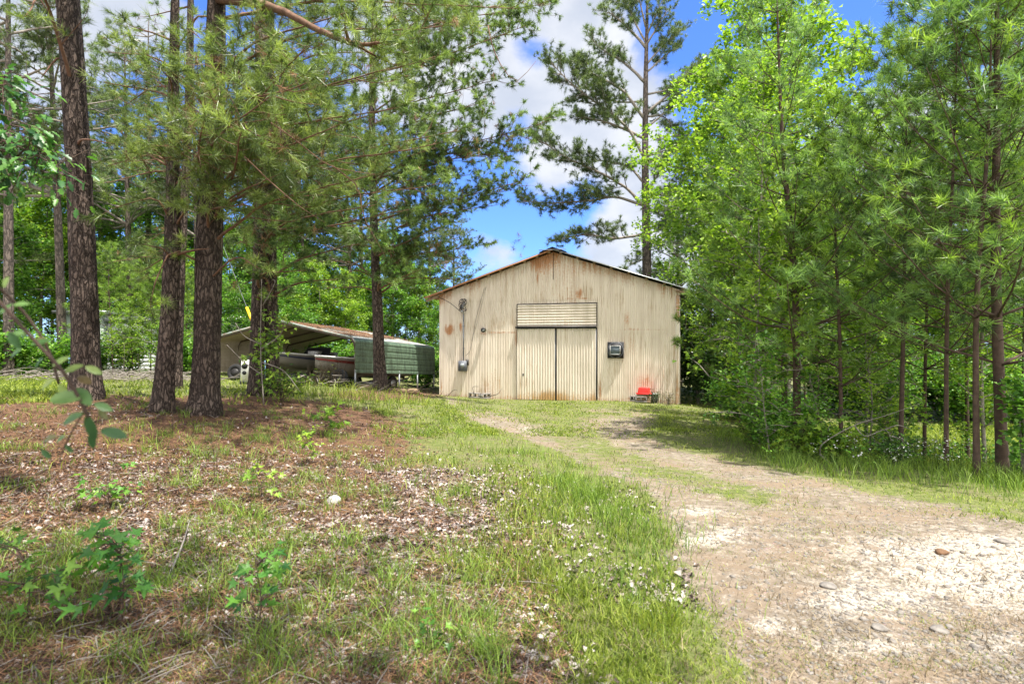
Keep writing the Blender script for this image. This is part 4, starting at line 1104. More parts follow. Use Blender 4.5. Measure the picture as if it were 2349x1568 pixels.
T = Tree()
c = trunk_uv(T, [(468, 950, 68), (471, 880, 62), (476, 760, 60), (480, 575, 59), (486, 384, 55), (492, 190, 46), (497, 0, 38), (503, -300, 28), (508, -700, 14)], 10.0, 0)
limb_to(T, c, (870, 98, 7.9), -1.9, .085, mid=[(600, 8, 9.0), (700, 50, 8.4), (800, 92, 8.0)], start=.72, sec=.3, dens=1.5)
for tip, rs in [((705, 190, 7.4), .3), ((555, 300, 6.9), .25), ((470, 270, 7.0), .2), ((770, 290, 7.8), .4), ((930, 150, 8.8), .4), ((640, 400, 8.2), .4), ((330, 120, 8.4), .3),
                ((820, 20, 8.4), .4), ((1010, 60, 9.2), .5), ((560, 470, 8.6), .2), ((700, 110, 7.0), .3), ((620, 220, 6.6), .2), ((900, 250, 8.2), .5), ((540, 130, 7.6), .1), ((1080, -20, 10), .5), ((610, 60, 9), .3),
                ((1180, 20, 11), .8), ((1000, 330, 9.5), .9), ((860, 400, 9), .9), ((720, 330, 11), .3)]:
    limb_to(T, c, tip, rs, .03, dens=1.1, tl=.25)
for tip in [(800, -200, 9), (200, -450, 10), (450, -600, 8), (750, -700, 11), (500, -850, 10), (350, -350, 12)]:
    limb_to(T, c, tip, -.2, .05)
limb_to(T, c, (600, 618, 8.8), .1, .02, mid=[(540, 590, 9.3)], dens=.6)
T.limb([onc(c, W(0, 690, 10)[2] + .6), W(400, 575, 9.6), W(360, 640, 9.3), W(345, 700, 9.2)], .02, dens=.35)
for a_, b_ in [((560, 360, 8), [(620, 420, 8), (680, 470, 7.8), (745, 510, 7.8)]), ((760, 380, 8.5), [(820, 430, 8.5), (835, 500, 8.5), (885, 590, 8.6)]), ((620, 280, 7.4), [(690, 330, 7.4), (760, 380, 7.4), (860, 400, 7.6)]), ((1120, 60, 9.5), [(1140, 130, 9.5), (1180, 185, 9.5), (1230, 140, 9.5)])]:
    cc = T.limb([W(*a_)] + [W(*q) for q in b_], .012, bare=True)
rootB = T.finish('pine_tree', tuple(c[0]), 'stout pine with thick plated trunk and long red branch overhead', 'needle_near', 38, .0082)
# dead reddish tufts caught in that tree
b = MB()
P = np.array([W(*p) for p in [(470, 190, 8), (445, 235, 7.8), (480, 225, 7.9), (650, 290, 7.3), (430, 260, 8), (655, 310, 7.3), (500, 200, 8)]]); P = np.repeat(P, 5, 0) + RNG.normal(0, .09, (35, 3))
needles(b, P - np.array(c[0]), rnd(35) - [0, 0, .6], np.full(35, .2), 30, .004); b.build('dead_needles', M['needle_dead'], rootB)

T = Tree()
c = trunk_uv(T, [(588, 905, 36), (590, 780, 32), (598, 500, 30), (600, 100, 28), (602, -300, 18), (603, -600, 9)], 13.2, 0, sides=28, rough=.011)
c2 = trunk_uv(T, [(628, 908, 34), (624, 780, 30), (618, 500, 30), (616, 80, 26), (622, -300, 16), (628, -600, 8)], 13.4, 0, sides=28, rough=.011)
for i, (tip, rs) in enumerate([((750, 450, 11.8), .5), ((900, 350, 11.8), .7), ((820, 560, 12.4), .6), ((700, 620, 11.8), .3), ((560, 650, 12.3), .2), ((950, 230, 11.8), .8), ((490, 450, 12.6), .4), ((1000, 130, 12), .9),
                ((650, 300, 10.8), .2), ((770, 220, 11), .5), ((600, 560, 10.8), .1), ((860, 470, 11), .6), ((690, 520, 11.6), .3), ((940, 480, 12.5), .8), ((780, 640, 13), .4), ((540, 340, 12), .2), ((1060, 300, 12.5), 1), ((720, 100, 11), .4), ((860, 120, 13), .5),
                ((640, 680, 12.6), .1), ((540, 560, 14.8), .1), ((1010, 420, 12), .9), ((700, -60, 12), .1), ((560, 30, 12), .2), ((780, -200, 12), -.2), ((500, -250, 13), -.2), ((640, -400, 11), -.2), ((720, -400, 15), -.2), ((560, -520, 13), -.2)]):
    limb_to(T, c if i % 2 else c2, tip, rs, .034, dens=1.1, tl=.23)
T.finish('pine_tree', tuple(c[0]), 'twin stemmed pine wrapped by a vine in front of the carport', 'needle_mid', 34, .012)

T = Tree()
c = trunk_uv(T, [(873, 895, 33), (869, 800, 27), (866, 700, 24), (861, 600, 20), (856, 450, 17), (853, 250, 14), (856, 60, 11), (858, -200, 6)], 18.0, 0, sides=28, rough=.010)
for tip, rs in [((1255, 8, 17), 1.0), ((1205, 60, 16.5), 1.0), ((1240, 285, 17), 1.3), ((1190, 345, 17.5), 1.2), ((1195, 415, 17), 1.0), ((1140, 470, 17.6), .9), ((1115, 560, 17.8), .9), ((1060, 640, 18), .5),
                ((1090, 240, 16.5), .9), ((1010, 520, 16.5), .7), ((1080, 400, 18.5), .9), ((960, 620, 16.5), .4), ((1000, 340, 16), .6), ((1080, 120, 18), .7), ((960, 200, 17), .4), ((980, 30, 16), .5), ((1130, 60, 19), .8),
                ((720, 600, 17.5), .5), ((690, 480, 18), .6), ((700, 300, 18.5), .6), ((760, 130, 17.5), .5), ((800, 0, 18), .3), ((930, 430, 20), .4), ((830, 540, 15.6), .2), ((900, 650, 16.4), .2), ((1020, 470, 19.5), .7), ((780, 400, 16), .4), ((900, 60, 20), .3),
                ((760, 660, 18.4), .2), ((1050, 590, 19), .6), ((950, 560, 18), .4), ((880, 320, 15.5), .3), ((1150, 180, 17), 1.0)]:
    limb_to(T, c, tip, rs, .034, dens=1.5, sec=.42)
T.limb([onc(c, W(0, 640, 18)[2]), W(820, 620, 17.6), W(790, 632, 17.5)], .025, bare=True)
rootD = T.finish('pine_tree', tuple(c[0]), 'pine with slim straight trunk in front of the green carport panel', 'needle_mid', 34, .015)
b = MB(); P = np.array([W(*p) for p in [(1080, 350, 16.5), (1150, 290, 17), (1160, 310, 17), (930, 450, 16.4), (1000, 570, 17), (1020, 600, 17), (880, 470, 16), (640, 390, 17), (1190, 560, 18)]]); P = np.repeat(P, 7, 0) + RNG.normal(0, .15, (63, 3))
needles(b, P - np.array(c[0]), rnd(63) - [0, 0, .6], np.full(63, .22), 26, .006); b.build('dead_needles', M['needle_dead'], rootD)

# ------------------------------------------------------------------ the tall pine behind the barn
T = Tree(); DH = 36.0
c = trunk_uv(T, [(1485, 760, 24), (1484, 640, 23), (1482, 500, 20), (1480, 380, 17), (1481, 200, 12), (1484, 60, 8), (1486, -60, 3)], DH, 0, sides=16, rough=0, n=60, flare=0)
c[0, 2] = -1.0
T.trunk.tube([(c[0, 0], DH, -1.6), (c[0, 0], DH, W(0, 700, DH)[2])], .3, 16)
def tz(cx_, cy_, dd=0): return (1176.3 + cx_ * .4169, cy_ * .4169, DH + dd)
LH = [[(735, 1280), (560, 1310), (400, 1290), (240, 1322)], [(715, 1130), (620, 1035), (480, 950), (330, 880), (200, 800), (120, 755)], [(715, 1125), (560, 1085), (420, 1105), (220, 1115), (50, 1110)],
      [(718, 860), (640, 720), (510, 605), (400, 520), (290, 430), (205, 340)], [(720, 650), (600, 500), (480, 430), (400, 380), (340, 330)], [(725, 450), (610, 340), (520, 290), (420, 205)], [(730, 260), (640, 160), (560, 90), (500, 60)], [(735, 240), (640, 60), (640, 10)],
      [(740, 700), (860, 600), (960, 540)], [(745, 640), (830, 640), (900, 730)], [(735, 400), (840, 310), (900, 260)], [(735, 250), (800, 140), (850, 60)], [(745, 1060), (860, 1075), (1000, 1040)], [(740, 1050), (800, 960), (840, 900)], [(715, 1000), (640, 920), (520, 890), (420, 880)], [(718, 760), (560, 690), (420, 650), (370, 640)],
      [(740, 520), (900, 480), (1000, 400)], [(735, 1290), (850, 1250), (950, 1270)], [(735, 1420), (680, 1440), (610, 1480)], [(730, 150), (700, 20), (690, -40)], [(720, 560), (560, 560), (470, 500)], [(740, 860), (880, 820), (960, 860)], [(740, 900), (860, 840), (1000, 760), (1080, 700)], [(740, 620), (860, 520), (980, 420), (1040, 360)], [(740, 350), (830, 250), (930, 160)], [(735, 200), (790, 80), (830, -20)]]
for i, Lp in enumerate(LH):
    dd = random.uniform(-1.6, 1.6)
    T.limb([W(*tz(x_, y_, dd * j / len(Lp))) for j, (x_, y_) in enumerate(Lp)], .10 if len(Lp) > 3 else .07, tl=.36, dens=1.25, start=.2, sec=.36 if len(Lp) > 3 else .6, tipr=.2)
T.finish('pine_tree', (c[0, 0], DH, -1.2), 'tall open crowned pine rising behind the barn roof against clouds', 'needle_far', 26, .020, 'bark_far', 'bark_grey')

# ------------------------------------------------------------------ reusable trees
def young_pine(seed, H, label, first=.24, r=.05, sp=.42, tl=.25, K=25, wdt=.0125, dens=.95, nm='needle_young'):
    random.seed(seed); T = Tree()
    lean = np.array([random.uniform(-.3, .3), random.uniform(-.3, .3)])
    c = T.trunk_line([(0, 0, 0), (*(lean * .2 + RNG.normal(0, .05, 2)), H * .33), (*(lean * .7), H * .66), (*lean, H)], [r, r * .8, r * .5, r * .12], 10, 40, 0, .15)
    z = H * first
    while z < H * .97:
        k = random.choice((3, 4, 5)); a0 = random.uniform(0, 6.28)
        for i in range(k):
            a = a0 + i * 2 * PI / k + random.gauss(0, .25); fr = (z / H)
            ln = (H * .27 * (1 - fr) ** .75 + .3) * random.uniform(.65, 1.15); ln = min(ln, 2.4)
            up = random.uniform(.35, .8) + .7 * fr
            s0 = onc(c, z); t_ = s0 + np.array([math.cos(a) * ln, math.sin(a) * ln, ln * up * .75])
            m_ = s0 * .5 + t_ * .5; m_[2] -= ln * .10
            T.limb([s0, m_, t_], max(.008, r * .28 * (1 - fr) + .005), tl=tl, dens=dens * .85, start=.3, sec=.34, wob=.02)
        z += sp * random.uniform(.75, 1.25) * (1.25 - .5 * z / H)
    T.twig(c[-1], np.array([0, 0, 1.0]), .3, .008, tl)
    return T.finish('young_pine', (0, 0, 0), label, nm, K, wdt, 'bark_young', 'bark_young')
def big_pine(seed, H, label, clear=.42, K=20, wdt=.020, tl=.33, dens=.8, r=.2):
    random.seed(seed); T = Tree()
    lean = np.array([random.uniform(-.5, .5), random.uniform(-.5, .5)])
    c = T.trunk_line([(0, 0, -.3), (*(lean * .3), H * .33), (*(lean * .7), H * .66), (*lean, H)], [r, r * .8, r * .5, .02], 12, 40, 0, .2)
    z = H * clear
    while z < H * .98:
        for i in range(random.choice((2, 3, 3))):
            a = random.uniform(0, 6.28); fr = (z / H - clear) / (1 - clear)
            ln = (3.4 * (1 - fr) ** .6 + .4) * random.uniform(.55, 1.15) * H / 17
            s0 = onc(c, z); t_ = s0 + np.array([math.cos(a) * ln, math.sin(a) * ln, ln * random.uniform(-.05, .5)])
            m_ = s0 * .5 + t_ * .5; m_[2] += ln * random.uniform(-.05, .12)
            T.limb([s0, m_, t_], .03 + .05 * (1 - fr), tl=tl, dens=dens, start=.3, sec=.34)
        z += random.uniform(.35, .8) * H / 17
    return T.finish('pine_tree', (0, 0, 0), label, 'needle_far', K, wdt, 'bark_far', 'bark_grey')
def broad(seed, H, label, nm='leaf_a', clear=.2, spread=.32, size=.19, per=11, limbs=26, sg=.16, r=.09, bark='bark_grey', name='broadleaf_tree', asc=.6, tips=5):
    random.seed(seed); T = Tree()
    lean = np.array([random.uniform(-.4, .4), random.uniform(-.4, .4)])
    c = T.trunk_line([(0, 0, -.2), (*(lean * .3 + RNG.normal(0, .08, 2)), H * .33), (*(lean * .7), H * .66), (*lean, H * .97)], [r, r * .75, r * .45, .01], 10, 40, 0, .2)
    for i in range(limbs):
        z = H * (clear + (1 - clear) * (i + random.random()) / limbs * .97); fr = (z / H - clear) / (1 - clear)
        a = i * 2.4 + random.gauss(0, .4); ln = H * spread * (math.sin(PI * min(1, .25 + fr * .75)) * .8 + .2) * random.uniform(.6, 1.15)
        s0 = onc(c, z); t_ = s0 + np.array([math.cos(a) * ln, math.sin(a) * ln, ln * random.uniform(.1, .9) * asc]); m_ = s0 * .5 + t_ * .5; m_[2] += ln * .08
        cc = curve([s0, m_, t_], 10); T.br.tube(cc, np.linspace(r * .35 * (1 - fr * .6), .006, 10), 5, False)
        for t2 in np.linspace(.2, 1, max(4, int(ln * 3.2))):
            p = cc[int(t2 * 9)]; dv = np.array([random.gauss(0, 1), random.gauss(0, 1), random.gauss(.2, .5)]); dv /= np.linalg.norm(dv)
            l2 = ln * .38 * random.uniform(.4, 1.1) + .12; e = p + dv * l2
            T.br.tube([p, p * .5 + e * .5 + [0, 0, l2 * .08], e], [.012, .008, .003], 3, False)
            for q in range(tips): T.tuft(p + (e - p) * random.uniform(.25, 1.1) + RNG.normal(0, .06, 3), (0, 0, 1), 1)
    return T.finish(name, (0, 0, 0), label, nm, bark=bark, brm=bark, leafy=(per, size, sg))

YP = [young_pine(21, 8.5, 'x', .22, r=.037, nm='needle_cool', dens=.75), young_pine(22, 7.4, 'x', .30, .042, dens=.8), young_pine(23, 9.5, 'x', .18, .078, sp=.55, nm='needle_cool'), young_pine(24, 6.0, 'x', .2, .035, .40, dens=.8)]
BP = [big_pine(31, 19, 'x'), big_pine(32, 17, 'x', .36), big_pine(33, 21, 'x', .5)]
BL = [broad(45, 9.5, 'x', 'leaf_b', .08, .22, .10, 14, 34, .12, .05, tips=4), broad(41, 13, 'x', 'leaf_a', .15), broad(42, 11, 'x', 'leaf_b', .15, .3), broad(43, 9, 'x', 'leaf_a', .08, .36, limbs=24), broad(44, 16, 'x', 'leaf_b', .2, .24, limbs=34)]
SAP = [broad(51, 4.2, 'x', 'leaf_b', .12, .26, .10, 6, 18, .09, .025, name='sweetgum_sapling', tips=4), broad(52, 2.6, 'x', 'leaf_a', .05, .38, .09, 6, 16, .08, .018, name='sweetgum_sapling', tips=4)]
for p in YP + BP + BL + SAP: p.location = (0, -300, -50)
protos_used = {}
def put(proto, u, d, sc, label, rz=None, group=None, lean=None):
    P = onground(u, d)
    rz = random.uniform(0, 6.28) if rz is None else rz
    if id(proto) not in protos_used:
        protos_used[id(proto)] = proto; r = proto
        r.location = P; r.rotation_euler = (0, 0, rz); r.scale = (sc,) * 3; r['label'] = label
        if group: r['group'] = group
        r['_first'] = 1
    else:
        r = copy_tree(proto, P, rz, sc, label, group)
    if lean: r.rotation_euler = (lean[0], lean[1], rz)
    return r
random.seed(99)
# right hand thicket, named one by one
put(YP[2], 2300, 8.1, .95, 'young pine with the thickest trunk at the right edge of the drive verge', 0.3)
put(YP[1], 2240, 8.0, 1.0, 'thin young pine just left of the thick trunk at right', 1.0)
put(YP[0], 2170, 8.7, .92, 'slim reddish stemmed young pine above the white flowering weeds', 2.2)
put(YP[0], 2345, 9.2, 1.0, 'young pine cut by the right picture edge', 4.0)
put(YP[1], 2065, 10.4, 1.05, 'slender dark stemmed young pine between sapling and reddish stem', 5.1)
put(YP[2], 1828, 11.2, 1.0, 'dark trunked pine behind the lime green sapling at thicket corner', 1.9)
put(YP[3], 1930, 10.6, 1.1, 'short bushy young pine right of the thicket corner', .6)
put(BL[0], 1735, 13.5, .95, 'airy lime green sweetgum tree at the left end of the thicket', 3.0)
put(BL[0], 1725, 21.0, 1.15, 'tall airy sweetgum between the barn corner and the thicket', 1.0)
put(BL[0], 1985, 14.5, .9, 'airy sweetgum tree in the middle of the thicket behind young pines', 5.0)
put(BL[0], 2260, 11.0, .75, 'airy sweetgum tree behind the two front stems at right', 2.2)
put(YP[3], 1700, 14.6, 1.0, 'small young pine nearest the barn beside dark shrubs', 2.0)
put(SAP[0], 1745, 11.6, 1.15, 'lime green sweetgum sapling at the front corner of thicket', 1.0)
put(SAP[1], 1770, 10.5, .85, 'low bright sweetgum sapling in front of the dark pine trunk', 2.5)
put(SAP[0], 1990, 11.2, .80, 'tall leafy sapling standing among young pines in mid thicket', 4.4)
put(SAP[1], 2015, 12.6, .8, 'round leafy sapling deep in the thicket left of the flowering weeds', .4)
put(SAP[1], 1900, 10.8, .62, 'knee high leafy sapling beside a bare dead branch', 3.6)
G1 = 'young pines inside the right thicket'
for u, d, s, k in [(2120, 11.6, 1.0, 0), (2220, 12.2, 1.0, 1), (1880, 13.4, 1.0, 3), 
                   (1800, 15.6, 1.1, 2), (2420, 13, 1.1, 0), (1640, 27, 1.1, 0), (1850, 18.5, 1.0, 3)]:
    put(YP[k], u, d, s, 'one of the crowded young pines deep inside the right thicket', group=G1)
G2 = 'tall pines beyond the right thicket'
for u, d, s, k in [(1560, 40, .82, 0), (1625, 34, .9, 1), (1700, 34, .8, 2), (1880, 33, .85, 1), (2060, 27, .8, 0), (2240, 28, 1, 2), (2330, 30, 1, 0), (2430, 29, 1, 1), (2550, 27, 1, 2), (1990, 42, .9, 0), (2700, 24, 1, 0), (2650, 34, 1, 2)]:
    put(BP[k], u, d, s, 'tall pine in the woods beyond the right thicket', group=G2)
put(BL[4], 1715, 25, 1.15, 'tall lime green broadleaf tree right of the pine behind the barn', 1.0)
put(BL[4], 1810, 22.5, 1.1, 'tall lime green broadleaf tree behind the thicket corner pine', 3.0)
put(BL[4], 1650, 31, 1.15, 'tall broadleaf tree rising behind the right corner of the barn roof', 3.0)
G3 = 'broadleaf trees beyond the right field'
for u, d, s, k in [(1650, 30, .7, 2), (1760, 24, .8, 1), (1860, 26, .75, 0), (1970, 29, .85, 2), (2050, 30, .8, 0), (2140, 31, .9, 2), (2230, 30, .85, 1), (2330, 33, 1, 0), (2440, 30, 1, 2), (2550, 30, 1, 1), (1900, 36, 1.2, 1), (2100, 35, 1.2, 0), (1720, 34, 1.1, 2), (2700, 27, 1, 0), (2010, 24, .6, 2), (2300, 26, .7, 2)]:
    put(BL[k + 1], u, d, s, 'leafy broadleaf tree at the far side of the right field', group=G3)
# woods on the left
G4 = 'tall pines in the left woods'
for u, d, s, k in [(-250, 30, .9, 0), (-60, 27, .9, 1), (20, 21.5, .9, 2), (145, 25, .95, 0), (340, 34, 1, 2), (455, 33, .95, 0), (650, 34, .95, 2), (810, 33, .75, 0), (-200, 36, 1, 2), (900, 40, .72, 1), (700, 34, .95, 0), (600, 36, 1, 2), (830, 37, .85, 2), (300, 32, 1.0, 0), (990, 37, .62, 0), (220, 42, .9, 0), (-420, 28, .9, 1), (-600, 28, 1, 0), (1040, 45, .6, 2)]:
    put(BP[k], u, d, s, 'tall pine in the woods on the left beyond the lawn', group=G4)
G5 = 'broadleaf trees in the left woods'
for u, d, s, k in [(-120, 27, .9, 0), (20, 28, .8, 2), (95, 32, 1, 1), (190, 34, 1, 0), (285, 33.5, .85, 2), (370, 35, .9, 0), (460, 30, .7, 2), (520, 33, .8, 1), (600, 32, .75, 0), (690, 33, .75, 2), (770, 36, .75, 0), (850, 34, .6, 2), (930, 36, .6, 1), (1000, 38, .6, 0), (-260, 30, 1, 2), (30, 40, 1.2, 1), (320, 44, 1.3, 0), (640, 44, 1.1, 1), (-400, 28, 1, 0), (790, 30, .5, 1), (600, 38, 1.05, 1), (700, 37, 1.0, 0), (810, 38, .8, 1), (900, 33, .62, 0), (960, 35, .6, 1), (1020, 34, .5, 2), (500, 36, 1.1, 0), (240, 36, 1.1, 1), (120, 36, 1.15, 0), (740, 30, .55, 1), (880, 42, .8, 0), (-700, 24, 1, 2), (420, 40, 1.1, 2), (540, 27, .5, 2), (640, 27, .5, 0)]:
    put(BL[k + 1], u, d, s, 'leafy broadleaf tree in the woods on the left', group=G5)
G6 = 'thin saplings in front of the white house'
for i in range(9):
    u = 262 + i * 20 + random.uniform(-4, 4)
    put(SAP[0] if i % 2 else YP[3], u, random.uniform(23, 26.5), random.uniform(.7, .95), 'thin sapling in the row before the white mobile home', group=G6)
for i, (u, d, s) in enumerate([(1362, 47, .62), (1400, 50, .6), (1345, 52, .62), (1420, 46, .55), (1442, 50, .6)]):
    put(YP[(0, 2, 1)[i % 3]], u, d, s * 1.35, 'small distant pine top peeking over the right roof slope', group='pine tops over the barn roof')
for i, (u, d, s) in enumerate([(1120, 44, .5), (1080, 46, .6), (1520, 44, .7), (1570, 46, .8), (1480, 50, .55)]):
    put(BL[(1, 3)[i % 2]], u, d, s, 'far tree in the woods directly behind the barn', group='far trees behind the barn')
# trees standing behind and beside the photographer, whose crowns shade the left bank
put(BP[1], -2600, 2.4, .8, 'tall pine left of the foreground bank outside the picture')
P0 = Vector((3.8, -9.0, 0))
for (x, y, s, k) in [(.7, -1.7, .95, 0), (-3.6, -1.3, .85, 1), (-6.6, .2, .85, 0), (-8.5, 3.0, .75, 2), (-12.5, 7.5, .8, 0), (-3.2, -1.9, .7, 1)]:
    r = copy_tree(BP[k], (x, y, g1(x, y)), random.uniform(0, 6), s, 'tall pine on the near side of the left bank', 'pines shading the left bank')
# undergrowth shrubs
def shrub_at(u, d, R, H, n, size, mat, label, **k):
    P = onground(u, d); return shrub(k.pop('name', 'shrub'), P.x, P.y, P.z, R, H, n, size, mat, label, **k)
shrub_at(1600, 24.0, 2.2, 3.8, 110, .14, 'leaf_dark', 'dense dark evergreen shrub beside the right barn corner', stems=26)
shrub_at(1655, 21.0, 1.5, 2.6, 100, .12, 'leaf_dark', 'dark shrub between the barn and the thicket', stems=22)
shrub_at(1700, 17.0, 1.1, 1.5, 80, .10, 'leaf_a', 'low leafy bush under the small pine nearest the barn', stems=18)
shrub_at(1880, 10.2, .5, .7, 30, .07, 'leaf_a', 'low leafy bush at the edge of the thicket in tall grass', stems=14)
shrub_at(1770, 11.4, .7, .9, 46, .08, 'leaf_a', 'low bush under the lime green sapling', stems=16)
shrub_at(2050, 9.8, .55, .55, 22, .055, 'leaf_dark', 'dark weedy bush with thin stems beside the slender young pine', stems=18)
shrub_at(2320, 9.0, .5, .5, 20, .055, 'leaf_a', 'low weeds round the foot of the thick right pine', stems=14, name='weeds')
shrub_at(2350, 7.6, .4, 1.9, 26, .09, 'leaf_a', 'leafy shrub at the far right edge of the picture', stems=12)
for i, (u, d) in enumerate([(1790, 14.5), (1850, 16.5), (1750, 19), (1830, 21)]):
    shrub_at(u, d, .8, 1.0, 40, .09, 'leaf_a', 'low shaded bush among the trunks of the right thicket', stems=14, group='shaded bushes in the thicket')
for i, (u, d) in enumerate([(40, 22), (110, 24), (225, 26), (290, 27), (425, 25), (-60, 21), (470, 27), (560, 26), (960, 29), (870, 30), (780, 28), (980, 26.5), (680, 29)]):
    shrub_at(u, d, 1.5, 1.9, 55, .14, 'leaf_a', 'leafy undergrowth bush in the left woods', stems=16, group='bushes in the left woods')
for i in range(15):
    shrub_at(1880 + i * 48 + random.uniform(-15, 15), 24.5 + random.uniform(-1, 2.5), 1.9, random.uniform(2.6, 4.2), 60, .17, ('leaf_dark', 'leaf_a')[i % 2], 'leafy bush on the far edge of the low field', stems=20, group='bushes along the far edge of the field')
# white flowering weeds
P = onground(2150, 8.9); T = Tree(); b = MB(); pl = empty('flowering_weeds', P, 0, 'white flowering weeds at the foot of the reddish young pine', 'weeds')
st = MB(); L_ = []
for i in range(130):
    x_ = random.gauss(0, 1.0) - .2; y_ = random.gauss(0, .3); h = random.uniform(.25, .55); z0 = g1(P.x + x_, P.y + y_) - P.z
    st.tube([(x_, y_, z0), (x_ + random.gauss(0, .05), y_ + random.gauss(0, .05), z0 + h)], .003, 3, False)
    for q in range(7): L_.append((x_ + random.gauss(0, .06), y_ + random.gauss(0, .06), z0 + h * random.uniform(.5, 1.05)))
L_ = np.array(L_); st.build('stems', M['grass_long'], pl); k = len(L_) // 4
b = MB(); diamonds(b, L_[k:], RNG.normal(0, .5, (len(L_) - k, 3)) + [0, 0, 1], np.full(len(L_) - k, .05)); b.build('leaves', M['leaf_a'], pl)
b = MB(); diamonds(b, L_[:k], RNG.normal(0, .5, (k, 3)) + [0, 0, 1], np.full(k, .035)); b.build('flowers', M['white_paint'], pl)

# bare dead branch in the thicket
b = MB()
c = curve([W(1880, 1040, 9.6), W(1890, 1015, 9.5), W(1960, 975, 9.4), W(2040, 950, 9.2), W(2110, 925, 9)], 26); b.tube(c, np.linspace(.011, .004, 26), 6)
for a_, q in (((1960, 975, 9.4), [(1985, 1000, 9.3), (2030, 985, 9.3), (2045, 1010, 9.2)]), ((2030, 985, 9.3), [(2060, 975, 9.2), (2090, 985, 9.2)]), ((2045, 1000, 9.2), [(2070, 1010, 9.2), (2060, 1030, 9.2)])):
    c = curve([W(*a_)] + [W(*p) for p in q], 14); b.tube(c, np.linspace(.011, .004, 14), 5)
b.tube(curve([W(1880, 1040, 9.6), np.array(onground(1900, 9.6))], 6), .018, 6)
tag(b.build('dead_branch', M['bark_grey'], None, True), 'pale crooked dead branch sticking out of the thicket edge', 'branch')
def leafy_branch(name, lines, tpl, size, mat, label, cat, n_per=10, jit=.04, r=.006, bark='bark_young', up=(0, -.4, 1), droop=.25, ground=None):
    base = np.array(lines[0][0]); root = empty(name, tuple(base), 0, label, cat); b = MB(); P, A, Nn = [], [], []
    for ln in lines:
        c = curve(ln, 14) - base; b.tube(c, np.linspace(r, r * .4, 14), 5, False)
        for i in range(n_per):
            t_ = random.uniform(.15, 1) * 12.9; k = int(t_); p = c[k] + (c[k + 1] - c[k]) * (t_ - k)
            tg = c[k + 1] - c[k]; tg = tg / (np.linalg.norm(tg) + 1e-9)
            a = tg * .5 + np.array([random.gauss(0, .7), random.gauss(0, .7), random.gauss(-droop, .3)]); a /= np.linalg.norm(a)
            pe = p + a * size * random.uniform(.3, .9) + RNG.normal(0, jit, 3)
            b.tube([p, pe], .0018 if size < .16 else .003, 3, False)
            P.append(pe); A.append(a); nn = np.array(up) + RNG.normal(0, .35, 3); Nn.append(nn)
    b.build('stems', M[bark], root); m = MB(); leaves(m, P, A, Nn, size * RNG.uniform(.55, 1.1, len(P)), tpl); m.build('leaves', M[mat], root)
    return root
# lit undergrowth at the thicket's front
for (u_, d_, R_, H_, lb) in [(1725, 12.3, .7, 1.25, 'bright star leaved bush at the left front of the thicket'), (1835, 10.2, .55, .95, 'bright star leaved bush before the dark pine trunk'), (1915, 9.9, .4, .65, 'small star leaved bush beside the crooked dead branch'), (2050, 11.0, .5, 1.5, 'upright star leaved sapling beside the slender pine stem')]:
    g_ = np.array(onground(u_, d_)); lines = []
    for i in range(16):
        a = random.uniform(0, 6.28); rr = R_ * random.uniform(.2, 1); e = g_ + [rr * math.cos(a), rr * math.sin(a), H_ * random.uniform(.25, 1)]; lines.append([g_, (g_ + e) / 2 + [0, 0, .15 * H_], e])
    leafy_branch('bush', lines, STAR, .12, 'leaf_b', lb, 'bush', 18, .09)
# brush piles
def brush(u, d, n, R, L, label, mat='bark_grey'):
    P = onground(u, d); b = MB()
    for i in range(n):
        x_, y_ = random.gauss(0, R), random.gauss(0, R * .35); a = random.gauss(0, .6) if random.random() < .8 else random.uniform(0, 3.1); l = L * random.uniform(.4, 1)
        z0 = g1(P.x + x_, P.y + y_) - P.z + random.uniform(0, .28)
        p0 = np.array([x_ - math.cos(a) * l / 2, y_ - math.sin(a) * l / 2, z0 + random.uniform(-.06, .15)]); p1 = np.array([x_ + math.cos(a) * l / 2, y_ + math.sin(a) * l / 2, z0 + random.uniform(-.06, .25)])
        m_ = (p0 + p1) / 2 + RNG.normal(0, .06, 3); b.tube(curve([p0, m_, p1], 7), np.linspace(random.uniform(.008, .02), .004, 7), 4, False)
    o = b.build('brush_pile', M[mat]); o.location = P; return tag(o, label, 'brush pile')
brush(330, 19.5, 170, 1.8, 1.4, 'long pile of grey sticks on the grass before the white home')
brush(150, 19.8, 90, 1.0, 1.0, 'small heap of grey sticks behind the leftmost trunk')
brush(930, 19.3, 45, 1.3, .6, 'scattered grey twigs by the foot of the slim pine', 'straw')
brush(760, 17.0, 22, .8, .6, 'thin twigs in the weeds in front of the carport opening', 'bark_grey')
# dry reeds in front of the boat
def stalks(u, d, n, R, H, label, mat='straw', name='dry_grass_clump', wdt=.009):
    P = onground(u, d); b = MB()
    for i in range(n):
        x_, y_ = random.gauss(0, R), random.gauss(0, R); h = H * random.uniform(.5, 1); a = random.uniform(0, 6.28); l = random.uniform(.03, .22) * h
        z0 = g1(P.x + x_, P.y + y_) - P.z
        b.tube(curve([(x_, y_, z0 - .02), (x_ + l * .3 * math.cos(a), y_ + l * .3 * math.sin(a), z0 + h * .6), (x_ + l * math.cos(a), y_ + l * math.sin(a), z0 + h)], 5), np.linspace(wdt, wdt * .3, 5), 3, False)
    o = b.build(name, M[mat]); o.location = P; return tag(o, label, 'dry grass')
stalks(765, 18.0, 50, .12, .95, 'upright tan clump of dry grass right in front of the boat bow')
stalks(738, 18.0, 34, .10, .85, 'bent dry grass clump left of the tan upright clump')
stalks(715, 18.2, 26, .08, .7, 'short dry grass clump beside the blue drum')
